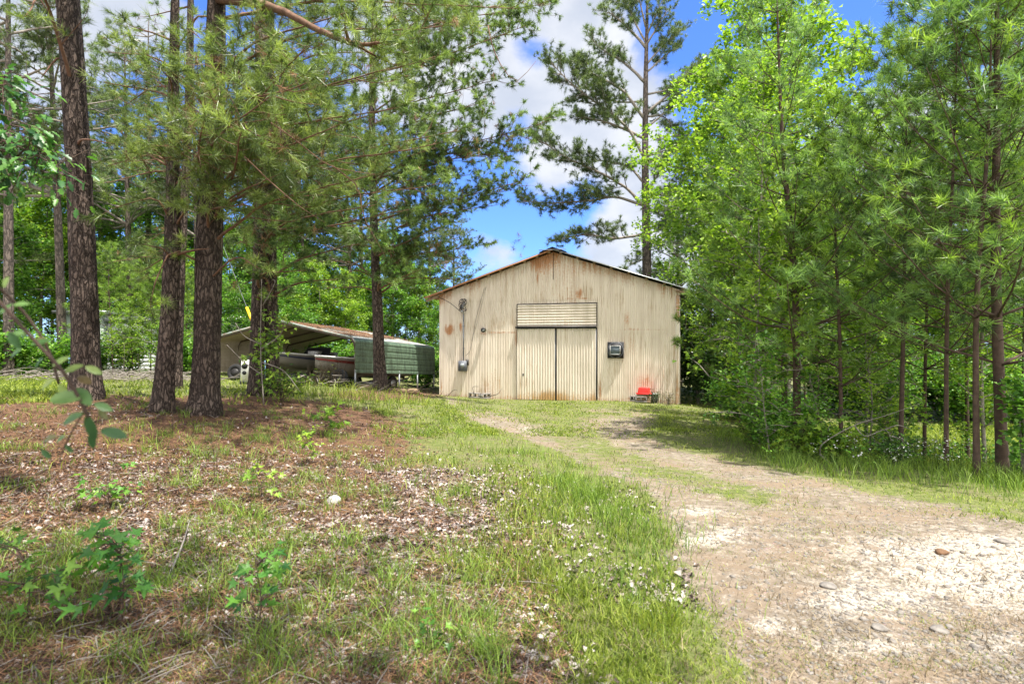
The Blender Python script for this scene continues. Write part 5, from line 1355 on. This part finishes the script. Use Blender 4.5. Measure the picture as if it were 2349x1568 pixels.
for i, (u, d, h, lb) in enumerate([(395, 8.2, .8, 'single tall dry stalk in front of the slender pine'), (497, 5.9, .7, 'single tall straw coloured stalk standing in the left bank'), (260, 6.2, .55, 'leaning dry stalk in the left bank litter')]):
    stalks(u, d, 2, .01, h, lb, name='dry_stalk', wdt=.005)
# ---- vine and sapling round the twin pine
gvz = np.array(onground(600, 12.2))
lines = [[gvz, W(602, 800, 12.3), W(600, 700, 12.4), W(612, 640, 12.5)]]
for i in range(15):
    a_ = W(600 + random.uniform(-10, 40), random.uniform(690, 900), 12.3); e = a_ + [random.uniform(-.2, .75), random.uniform(-.5, .2), random.uniform(-.35, .45)]; lines.append([a_, (a_ + e) / 2 + [0, 0, .1], e])
leafy_branch('vine', lines, STAR, .11, 'leaf_b', 'lime green leafy vine climbing round the twin stemmed pine', 'vine', 22, .09)
gvz = np.array(onground(645, 12.5)); lines = []
for i in range(14):
    e = gvz + [random.uniform(-.3, 1.1), random.uniform(-.4, .4), random.uniform(.3, .8)]; lines.append([gvz, (gvz + e) / 2 + [0, 0, .15], e])
leafy_branch('sapling', lines, STAR, .10, 'leaf_b', 'low bright leafy sprouts at the foot of the twin stemmed pine', 'sapling', 14, .08)
# bare twigs around it
b = MB()
for a_, m_, e in [((605, 895, 11.8), (598, 800, 11.9), (600, 640, 12)), ((600, 800, 11.9), (640, 770, 11.8), (655, 740, 11.7)), ((602, 860, 11.9), (560, 830, 11.8), (520, 790, 11.7)), ((600, 830, 11.9), (650, 850, 11.8), (690, 900, 11.7)), ((600, 790, 11.9), (560, 770, 11.8), (540, 740, 11.8)), ((603, 700, 12), (630, 650, 11.9), (625, 640, 11.9))]:
    a_ = W(*a_); 
    if abs(a_[2] - W(605, 895, 11.8)[2]) < .01: a_[2] = g1(a_[0], a_[1])
    b.tube(curve([a_, W(*m_), W(*e)], 12), np.linspace(.013, .005, 12), 5)
tag(b.build('bare_sapling', M['bark_grey'], None, True), 'bare pale sapling with thin twigs in front of the twin pine', 'sapling')
# yellow green vine in the thicket corner pine
x0 = W(1828, 900, 11.0); lines = []
for i in range(26):
    z_ = W(0, random.uniform(230, 800), 11)[2]; a_ = np.array([x0[0] + random.uniform(-.1, .1), 11.0, z_]); e = a_ + [random.uniform(-.55, .6), random.uniform(-.6, .3), random.uniform(-.3, .3)]; lines.append([a_, (a_ + e) / 2 + [0, 0, .06], e])
leafy_branch('vine', lines, STAR, .13, 'leaf_b', 'yellow green vine climbing the dark trunked pine at thicket corner', 'vine', 22, .12)
# ------------------------------------------------------------------ foreground plants
def gsap(u, d, H, R, n, size, label, mat='leaf_sapling', name='sweetgum_seedling'):
    g_ = np.array(onground(u, d)); lines = [[g_, g_ + [.02, 0, H * .5], g_ + [-.02, .02, H]]]
    for i in range(n):
        h = H * random.uniform(.3, 1); a = random.uniform(0, 6.28); p = g_ + [0, 0, h]; e = p + [math.cos(a) * R, math.sin(a) * R * .8, random.uniform(-.02, .12)]; lines.append([p, (p + e) / 2 + [0, 0, .03], e])
    return leafy_branch(name, lines, STAR, size, mat, label, 'seedling', 5, .015, .004)
gsap(275, 3.15, .50, .14, 12, .10, 'largest star leaved sweetgum seedling in the left foreground')
gsap(590, 3.05, .42, .13, 6, .08, 'thin sweetgum seedling right of the largest one')
gsap(595, 5.4, .28, .14, 7, .07, 'small bright seedling in lit litter of the left bank', 'leaf_b')
gsap(715, 7.0, .42, .12, 8, .08, 'upright lime seedling near the top of the left bank', 'leaf_b')
gsap(745, 9.4, .42, .3, 9, .13, 'broad leafed seedling on the pine straw crest', 'leaf_b')
gsap(245, 5.0, .3, .2, 9, .08, 'low green seedling under the blurred branch', 'leaf_a')
gsap(60, 3.2, .42, .3, 9, .09, 'dark green seedling at the left picture edge', 'leaf_a')
gsap(985, 2.9, .1, .1, 4, .05, 'tiny green seedling among leaves at the bottom middle', 'leaf_a')
# near out-of-focus shrub branch at left
lines = []
A0 = W(-120, 560, 1.05)
main = [A0, W(60, 760, 1.12), W(150, 860, 1.15), W(205, 960, 1.18)]
lines.append(main); lines.append([A0, W(40, 700, 1.25), W(110, 800, 1.3), W(135, 880, 1.35)])
lines.append([W(200, 930, 1.2), W(165, 990, 1.25), W(140, 1040, 1.3)])
root = empty('shrub_branch', tuple(A0), 0, 'blurred near branch with oval green and bronze leaves at left', 'branch')
b = MB()
for l_, r_ in zip(lines, (.0035, .003, .002)): b.tube(curve(np.array(l_) - A0, 16), r_, 6)
b.tube(curve(np.array([A0, W(-500, 700, .95), np.array([-1.4, .9, g1(-1.4, .9)])]) - A0, 14), .006, 6)
b.build('stems', M['bark_young'], root)
def oval(list_, mat, nm_='leaves'):
    P, A, Nn, S = [], [], [], []
    for (u0, v0, u1, v1, d, tilt) in list_:
        p = W(u0, v0, d) - A0; e = W(u1, v1, d + .01) - A0; P.append(p); A.append(e - p); S.append(.62 * np.linalg.norm(e - p)); Nn.append((.25 * tilt, -.8 + abs(tilt) * .3, .6))
    m = MB(); leaves(m, P, A, Nn, S, OVAL, .25, .12); m.build(nm_, M[mat], root, True)
oval([(145, 855, 215, 822, 1.15, .3), (195, 840, 258, 866, 1.15, -.2), (205, 950, 180, 1000, 1.18, .2), (185, 915, 60, 905, 1.16, .1), (190, 950, 105, 980, 1.17, .4), (215, 925, 285, 950, 1.17, .2),
      (205, 955, 222, 1045, 1.17, 0), (215, 985, 205, 1060, 1.18, .5), (230, 985, 330, 1010, 1.18, .3), (210, 930, 150, 860, 1.17, .1), (150, 1000, 110, 1020, 1.25, .2), (150, 1020, 178, 1050, 1.26, .1), (60, 770, 0, 755, 1.12, .2),
      (70, 790, 140, 770, 1.14, .5), (100, 820, 60, 860, 1.16, -.3), (120, 840, 180, 800, 1.2, .2), (30, 700, 90, 690, 1.1, .1), (0, 640, -60, 680, 1.08, .1), (10, 660, 20, 615, 1.06, 0), (125, 870, 70, 900, 1.3, 0), (135, 880, 165, 930, 1.34, .4),
      (20, 760, 60, 825, 1.1, .2), (50, 800, 0, 830, 1.2, .2), (95, 1030, 130, 1065, 1.3, .1), (0, 720, 40, 680, 1.2, .3)], 'leaf_shrub')
oval([(210, 880, 155, 850, 1.17, .1), (130, 1000, 75, 1015, 1.22, .2), (225, 940, 262, 975, 1.18, .6), (110, 790, 70, 760, 1.15, .2)], 'leaf_brown', 'bronze_leaves')
# oak branch upper left
lines = []
S0 = W(-250, 260, 5.2)
for tip in [(100, 300, 4.9), (205, 425, 4.8), (170, 370, 5.0), (60, 390, 5.0), (120, 250, 5.2), (40, 200, 5.2), (215, 470, 4.9), (0, 330, 5), (30, 450, 5.2), (90, 180, 5.4), (-40, 420, 5)]:
    t_ = W(*tip); m_ = S0 * .4 + t_ * .6 + [0, 0, .12]; lines.append([S0, m_, t_])
    for q in range(3):
        p = S0 * (1 - (f := random.uniform(.4, .95))) + t_ * f + [0, 0, .08 * (1 - f)]; lines.append([p, p + RNG.normal(0, .1, 3), p + [random.uniform(-.1, .35), random.uniform(-.2, .2), random.uniform(-.35, .15)]])
lines.append([S0, np.array([-6.5, 4.6, 2.6]), np.array([-6.6, 4.5, g1(-6.6, 4.5)])])
leafy_branch('oak_tree', lines, OAK, .125, 'leaf_oak', 'oak branches with lobed leaves reaching in at upper left', 'tree', 15, .03, .008, droop=.4)

# ------------------------------------------------------------------ ground cover
def blades(P, H, Wd, lean, mb, seg=2):
    n = len(P); a = RNG.uniform(0, 2 * PI, n); b_ = RNG.uniform(0, 2 * PI, n)
    s = np.c_[np.cos(a), np.sin(a), np.zeros(n)] * (Wd / 2)[:, None]; l = np.c_[np.cos(b_), np.sin(b_), np.zeros(n)] * (H * lean * RNG.uniform(.2, 1.3, n))[:, None]
    up = np.c_[np.zeros(n), np.zeros(n), H]
    base = P - [0, 0, .015]; mid = base + up * .6 + l * .35; tip = base + up * RNG.uniform(.8, 1.0, (n, 1)) + l
    V = np.stack([base - s, base + s, mid + s * .8, mid - s * .8, tip], 1).reshape(-1, 3); i = np.arange(n)[:, None] * 5
    mb.add(V, np.c_[i, i + 1, i + 2, i + 3], np.c_[i + 3, i + 2, i + 4], np.repeat(RNG.uniform(0, 1, n), 5))
def sample(n, v0, v1, u0=-300, u1=2650, pw=1.0):
    u = RNG.uniform(u0, u1, n); v = v0 + (v1 - v0) * RNG.uniform(0, 1, n) ** pw
    x, y = uv_to_ground(u, v); return x, y
def inbarn(x, y):
    ca, sa = math.cos(BANG), math.sin(BANG); dx, dy = x - BO[0], y - BO[1]
    s = dx * ca + dy * sa; t_ = -dx * sa + dy * ca; return (t_ > -.12) & (s > -.15) & (s < BW + .1)
def scatter(n, v0, v1, fn, **k):
    x, y = sample(n, v0, v1, **k); m = masks(x, y); p = fn(m, x, y); keep = (RNG.uniform(0, 1, n) < p) & ~inbarn(x, y) & (y < 55)
    x, y = x[keep], y[keep]; return np.c_[x, y, gh2(x, y)], [a_[keep] for a_ in m]
clump = lambda x, y, s=2.2, sd=0: sm(fbm(x * s, y * s, 0, 3, 50 + sd), .42, .62)
# lawn
P, m = scatter(210000, 905, 1640, lambda m, x, y: m[3] * (1 - m[5] * .93) * (1 - m[6] * .94) * (.12 + .88 * clump(x, y)))
mb = MB(); d = P[:, 1]; H = RNG.uniform(.02, .06, len(P)) * (1 + .9 * (m[0] < 1560) * (m[1] > 960) * (1 - m[2])) * (.7 + .7 * clump(P[:, 0], P[:, 1], 1.2, 4)); blades(P, H * (1 + .03 * d), .0028 + .0008 * d, .8, mb)
tag(mb.build('lawn_grass', M['grass']), 'short bright green grass along the drive and before the barn', 'grass', kind='stuff')
P, m = scatter(90000, 900, 1000, lambda m, x, y: m[3] * (1 - m[5] * .9) * (.2 + .8 * clump(x, y, 1.3, 40)), u0=850, u1=1900)
mb = MB(); blades(P, RNG.uniform(.02, .075, len(P)), .02 + 0 * P[:, 1], .8, mb); tag(mb.build('barn_grass', M['grass']), 'bright patchy grass in front of the barn', 'grass', kind='stuff')
P, m = scatter(150000, 935, 1640, lambda m, x, y: .75 * m[3] * (1 - m[5] * .8) * (1 - .8 * m[6]))
mb = MB(); blades(P, RNG.uniform(.015, .045, len(P)), .003 + .0009 * P[:, 1], 1.0, mb); tag(mb.build('short_turf', M['grass']), 'short matted turf between the taller grass', 'grass', kind='stuff')
# thin grass through the track
P, m = scatter(130000, 940, 1640, lambda m, x, y: m[2] * (1 - m[4]) * (.08 + .5 * sm(1230 - m[1], 0, 150) + .9 * clump(x, y, 2.4, 2) ** 1.3) * (.35 + .65 * sm(1350 - m[1], 0, 200)), u0=1000)
mb = MB(); blades(P, RNG.uniform(.012, .04, len(P)), .0028 + .0005 * P[:, 1], .9, mb); tag(mb.build('sparse_grass', M['grass']), 'sparse low grass growing through the dirt drive', 'grass', kind='stuff')
# long grass bank
def bankf(m, x, y):
    le = interp(m[1], LE); w_ = np.exp(-((m[0] - (le - 90)) / (95 * np.clip((m[1] - 850) / 300, .25, 1.1))) ** 2); return w_ * (m[1] > 960) * (m[1] < 1520) * (.15 + .85 * clump(x, y, 1.6, 7)) * sm(1520 - m[1], 0, 200)
P, m = scatter(90000, 960, 1520, bankf, u0=900, u1=1800)
mb = MB(); hh = RNG.uniform(.07, .22, len(P)) * (.6 + .7 * np.exp(-((m[1] - 1170) / 110) ** 2)); blades(P, hh, .004 + .0003 * P[:, 1], .75, mb)
tag(mb.build('long_grass', M['grass_long']), 'longer soft grass on the bank edge left of the drive', 'grass', kind='stuff')
# tall verge grass by the right thicket
def vergef(m, x, y):
    vv = interp(m[0], [(1550, 960), (1700, 1010), (1800, 1055), (2000, 1075), (2200, 1100), (2349, 1115), (2600, 1130)]); return np.exp(-((m[1] - vv) / 22) ** 2) * (m[0] > 1640) * (.3 + .7 * clump(x, y, 1.5, 9))
P, m = scatter(60000, 960, 1200, vergef, u0=1600, u1=2700)
mb = MB(); blades(P, RNG.uniform(.10, .36, len(P)), .006 + 0 * P[:, 1], .7, mb); tag(mb.build('verge_grass', M['grass_long']), 'tall verge grass along the foot of the right thicket', 'grass', kind='stuff')
# field grass beyond thicket and lawn at left
P, m = scatter(60000, 975, 1080, lambda m, x, y: 1.0 * (y > 10.5) * (m[0] > 1750), u0=1700, u1=2700)
mb = MB(); blades(P, RNG.uniform(.1, .25, len(P)), .03 + 0 * P[:, 1], .8, mb); tag(mb.build('field_grass', M['grass']), 'sunlit grass of the low field behind the right thicket', 'grass', kind='stuff')
P, m = scatter(60000, 845, 930, lambda m, x, y: (m[0] < 700) * (1 - m[5]) * (.22 + .78 * sm(260 - m[0], 0, 90)), u0=-300, u1=800)
mb = MB(); blades(P, RNG.uniform(.05, .14, len(P)), .025 + 0 * P[:, 1], .8, mb); tag(mb.build('far_lawn', M['grass']), 'sunlit lawn far left behind the pine trunks', 'grass', kind='stuff')
# weeds on the left bank: tufts of arching grass
nT = 1300
x, y = sample(nT, 935, 1620, u0=-200, u1=1150); m = masks(x, y); kp = RNG.uniform(0, 1, nT) < (.15 + .85 * clump(x, y, 1.0, 12)) * (m[1] < 1620); x, y = x[kp], y[kp]
C = np.repeat(np.c_[x, y], 26, 0) + RNG.normal(0, .05, (len(x) * 26, 2)); hs_ = np.repeat(RNG.uniform(.06, .26, len(x)), 26) * RNG.uniform(.5, 1, len(C))
mb = MB(); blades(np.c_[C, gh2(C[:, 0], C[:, 1])], hs_, .0035 + .0003 * C[:, 1], 1.0, mb); tag(mb.build('bank_weeds', M['grass_long']), 'scattered arching grass tufts growing through the litter', 'grass', kind='stuff')
C, m = scatter(90000, 990, 1640, lambda m, x, y: (m[6] + m[5] * .25) * .5 * clump(x, y, 1.5, 15), u0=-300, u1=1500)
mb = MB(); blades(C, RNG.uniform(.02, .09, len(C)), .0032 + .0003 * C[:, 1], .9, mb); tag(mb.build('thin_grass', M['grass']), 'thin fine grass among the dead leaves of the bank', 'grass', kind='stuff')
P, m = scatter(60000, 915, 1640, lambda m, x, y: (.35 * m[3] + .5 * m[6] + .3 * m[2]) * (.1 + .9 * clump(x, y, 1.7, 71)))
mb = MB(); blades(P, RNG.uniform(.02, .09, len(P)), .003 + .0006 * P[:, 1], 1.3, mb); tag(mb.build('dead_grass', M['straw']), 'bleached dead blades mixed through the grass and litter', 'grass', kind='stuff')
# weeds by the carport
C, m = scatter(8000, 870, 950, lambda m, x, y: np.exp(-((m[0] - 760) / 150) ** 2) * np.exp(-((m[1] - 905 - (m[0] - 760) * .1) / 18) ** 2), u0=450, u1=1100)
mb = MB(); blades(C, RNG.uniform(.08, .42, len(C)), .014 + 0 * C[:, 1], .8, mb); tag(mb.build('carport_weeds', M['grass']), 'bright weeds in front of the carport opening', 'weeds', kind='stuff')
# leaf litter
def dleaf(name, n, fn, smin, smax, mat, label, v0=1000, u0=-300, u1=1600):
    C, m = scatter(n, v0, 1650, fn, u0=u0, u1=u1); nn = RNG.normal(0, .38, (len(C), 3)); nn[:, 2] += 1
    mb = MB(); diamonds(mb, C + [0, 0, .012], nn, smin + (smax - smin) * RNG.uniform(0, 1, len(C)) ** 1.8 * 1.25, .6, .5); tag(mb.build(name, mat), label, 'leaf litter', kind='stuff')
def litmat(name, stops, rough=.8):
    m, t, o = new_mat(name); c = objco(t, world=True); wn = t.nodes.new('ShaderNodeTexVoronoi'); wn.inputs['Scale'].default_value = 16; t.links.new(c, wn.inputs['Vector'])
    sp_ = t.nodes.new('ShaderNodeSeparateColor'); t.links.new(wn.outputs['Color'], sp_.inputs[0]); p = principled(t, ramp(t, sp_.outputs[0], stops), rough, 0, .25); t.links.new(p.outputs[0], o.inputs[0]); return m
M['lit_pale'] = litmat('pale_leaves', [(.1, (.06, .045, .037)), (.35, (.16, .12, .105)), (.6, (.32, .265, .245)), (.9, (.50, .45, .42))])
M['lit_brown'] = litmat('brown_leaves', [(.1, (.04, .028, .023)), (.5, (.12, .08, .06)), (.9, (.24, .14, .085))])
dleaf('leaf_litter', 150000, lambda m, x, y: np.clip(m[6] * (.3 + 1.0 * clump(x, y, 1.5, 20)) + .12 * (m[0] > 600) * (m[1] > 1080) * (1 - m[2]) * clump(x, y, 1.6, 61) * 1.5, 0, 1), .014, .06, M['lit_pale'], 'pale curled dead leaves scattered over the foreground bank')
dleaf('brown_leaf_litter', 60000, lambda m, x, y: np.clip(m[6] * .6 + m[5] * .25, 0, 1), .02, .06, M['lit_brown'], 'brown dead leaves between the grass tufts', 930)
# pine straw on the ground
C, m = scatter(230000, 915, 1600, lambda m, x, y: np.clip(m[5] * .9 + m[6] * .28, 0, 1), u0=-300, u1=1300)
nn = np.tile([0, 0, 1.0], (len(C), 1)) + RNG.normal(0, .12, (len(C), 3))
o = straw_mesh('pine_straw', C + [0, 0, .01], unit(nn), RNG.uniform(.06, .2, len(C)), .0045 , M['needle_dead']); tag(o, 'reddish brown pine straw carpet on the crest of left bank', 'pine straw', kind='stuff')
C, m = scatter(45000, 930, 1640, lambda m, x, y: np.clip(m[2] * (.15 + .5 * clump(x, y, 2.0, 33)) * (1 - .7 * m[4]), 0, 1), u0=1000, u1=2650)
nn = np.tile([0, 0, 1.0], (len(C), 1)) + RNG.normal(0, .12, (len(C), 3))
o = straw_mesh('drive_debris', C + [0, 0, .006], unit(nn), RNG.uniform(.015, .055, len(C)), .0028, M['straw']); tag(o, 'dry straw and bits of dead grass strewn over the drive', 'debris', kind='stuff')
dleaf('crest_leaf_litter', 34000, lambda m, x, y: np.clip(m[5] * .8 * clump(x, y, 1.3, 44), 0, 1), .02, .06, M['lit_pale'], 'pale dead leaves lying on the pine straw round the trunks', 925)
C, m = scatter(800, 925, 1640, lambda m, x, y: np.clip(m[5] + m[6], 0, 1), u0=-300, u1=1300); b = MB()
for p in C:
    a = random.uniform(0, 3.14); l = random.uniform(.08, .4); dx, dy = math.cos(a) * l / 2, math.sin(a) * l / 2
    q0 = [p[0] - dx, p[1] - dy, g1(p[0] - dx, p[1] - dy) + .01]; q1 = [p[0] + dx, p[1] + dy, g1(p[0] + dx, p[1] + dy) + random.uniform(.01, .05)]
    b.tube([q0, [(q0[0] + q1[0]) / 2 + random.gauss(0, .01), (q0[1] + q1[1]) / 2, (q0[2] + q1[2]) / 2 + .012], q1], [.004, .0035, .002], 4, False)
tag(b.build('fallen_twigs', M['bark_grey']), 'small fallen twigs scattered over the left bank', 'twigs', kind='stuff')
# gravel and stones
def rock(rng, r, flat=.6, sub=1):
    import bmesh
    bm = bmesh.new(); bmesh.ops.create_icosphere(bm, subdivisions=sub, radius=1); V = np.array([v.co[:] for v in bm.verts]); Fc = np.array([[v.index for v in f.verts] for f in bm.faces]); bm.free()
    V = V * (1 + .5 * (vnoise(V[:, 0] * 1.3 + rng, V[:, 1] * 1.3, V[:, 2] * 1.3, 2) - .5)[:, None] + .18 * (vnoise(V[:, 0] * 4 + rng, V[:, 1] * 4, V[:, 2] * 4, 2) - .5)[:, None]); V[:, 2] *= flat; return V * r, Fc
C, m = scatter(20000, 1080, 1650, lambda m, x, y: np.clip(m[2] * (.25 + .75 * clump(x, y, 1.5, 30)) + .03, 0, 1), u0=1150, u1=2700)
mb = MB(); tmpl = [rock(i * 3.1, 1, .6, 1) for i in range(6)]
for i, p in enumerate(C):
    V, Fc = tmpl[i % 6]; a = random.uniform(0, 6.28); r_ = abs(random.gauss(0, .006)) * (2.2 if random.random() < .04 else 1) + .003; R_ = np.array([[math.cos(a), -math.sin(a), 0], [math.sin(a), math.cos(a), 0], [0, 0, 1]]); mb.add(V @ R_.T * r_ + p, None, Fc)
tag(mb.build('gravel', M['stone']), 'small loose gravel scattered over the sandy drive', 'gravel', kind='stuff')
def stone(u, v, r, mat, label, flat=.6, name='stone'):
    x, y = uv_to_ground(np.array([float(u)]), np.array([float(v)])); V, Fc = rock(u * .01, r, flat, 3); b = MB(); b.add(V, None, Fc); o = b.build(name, M[mat], None, True); o.location = (x[0], y[0], g1(x[0], y[0]) + r * flat * .35); o.rotation_euler = (0, 0, random.uniform(0, 6)); tag(o, label, 'stone')
stone(2160, 1272, .045, 'stone_brown', 'rusty brown stone lying on the white sand of the drive')
stone(765, 1157, .075, 'quartz', 'white lump of rock in the litter of the left bank', .7)
stone(758, 1212, .035, 'quartz', 'smaller white rock just below the white lump', .7)
stone(2015, 1448, .04, 'stone', 'flat grey stone on the lower part of the drive', .4)
stone(1900, 1352, .05, 'stone', 'grey half buried stone at the left of the big sand patch', .35)
stone(2300, 1245, .06, 'stone', 'flat pale stone near the right edge of the drive', .3)
stone(2155, 1445, .045, 'stone', 'grey brown stone in the dirt below the big sand patch', .4)
b = MB(); p0 = onground(385, 3.7, .03); p1 = onground(435, 4.5, .12); b.tube(curve([p0, (p0 + p1) / 2 + Vector((.02, 0, .02)), p1], 8), np.linspace(.009, .004, 8), 6); tag(b.build('stick', M['bark_grey']), 'pale slanting stick among grass in the left foreground', 'stick')
b = MB(); b.tube(curve([W(345, 958, 9.4), W(330, 940, 9.5), W(352, 925, 9.6), W(368, 915, 9.7)], 10), np.linspace(.006, .02, 10), 6); tag(b.build('root_branch', M['bark'],None,True), 'dark broken branch leaning at the foot of the slender pine', 'branch')
ORD = ['leftmost', 'second from left', 'third from left', 'fourth from left', 'fifth from left', 'sixth from left', 'seventh from left', 'eighth from left', 'ninth from left', 'tenth from left', 'eleventh from left', 'twelfth from left', 'thirteenth from left', 'fourteenth from left', 'fifteenth from left', 'sixteenth from left', 'seventeenth from left', 'eighteenth from left', 'nineteenth from left', 'twentieth from left', 'twenty first from left', 'twenty second from left', 'twenty third from left', 'twenty fourth from left', 'twenty fifth from left', 'twenty sixth from left', 'twenty seventh from left']
ORD += ['%s from left' % w_ for w_ in ('twenty eighth', 'twenty ninth', 'thirtieth', 'thirty first', 'thirty second', 'thirty third', 'thirty fourth', 'thirty fifth', 'thirty sixth', 'thirty seventh', 'thirty eighth', 'thirty ninth', 'fortieth', 'forty first', 'forty second')]
grp = {}
for o in bpy.data.objects:
    if 'group' in o and not o.parent and 'kind' not in o: grp.setdefault((o['group'], o['label']), []).append(o)
for (g_, l_), L in grp.items():
    if len(L) < 2: continue
    L.sort(key=lambda o: o.location.x / max(o.location.y, .5))
    for i, o in enumerate(L): o['label'] = l_.replace('one of the ', '') + ', ' + (ORD[i] if i < len(L) - 1 else 'rightmost')
for p in YP + BP + BL + SAP:
    if '_first' in p: del p['_first']
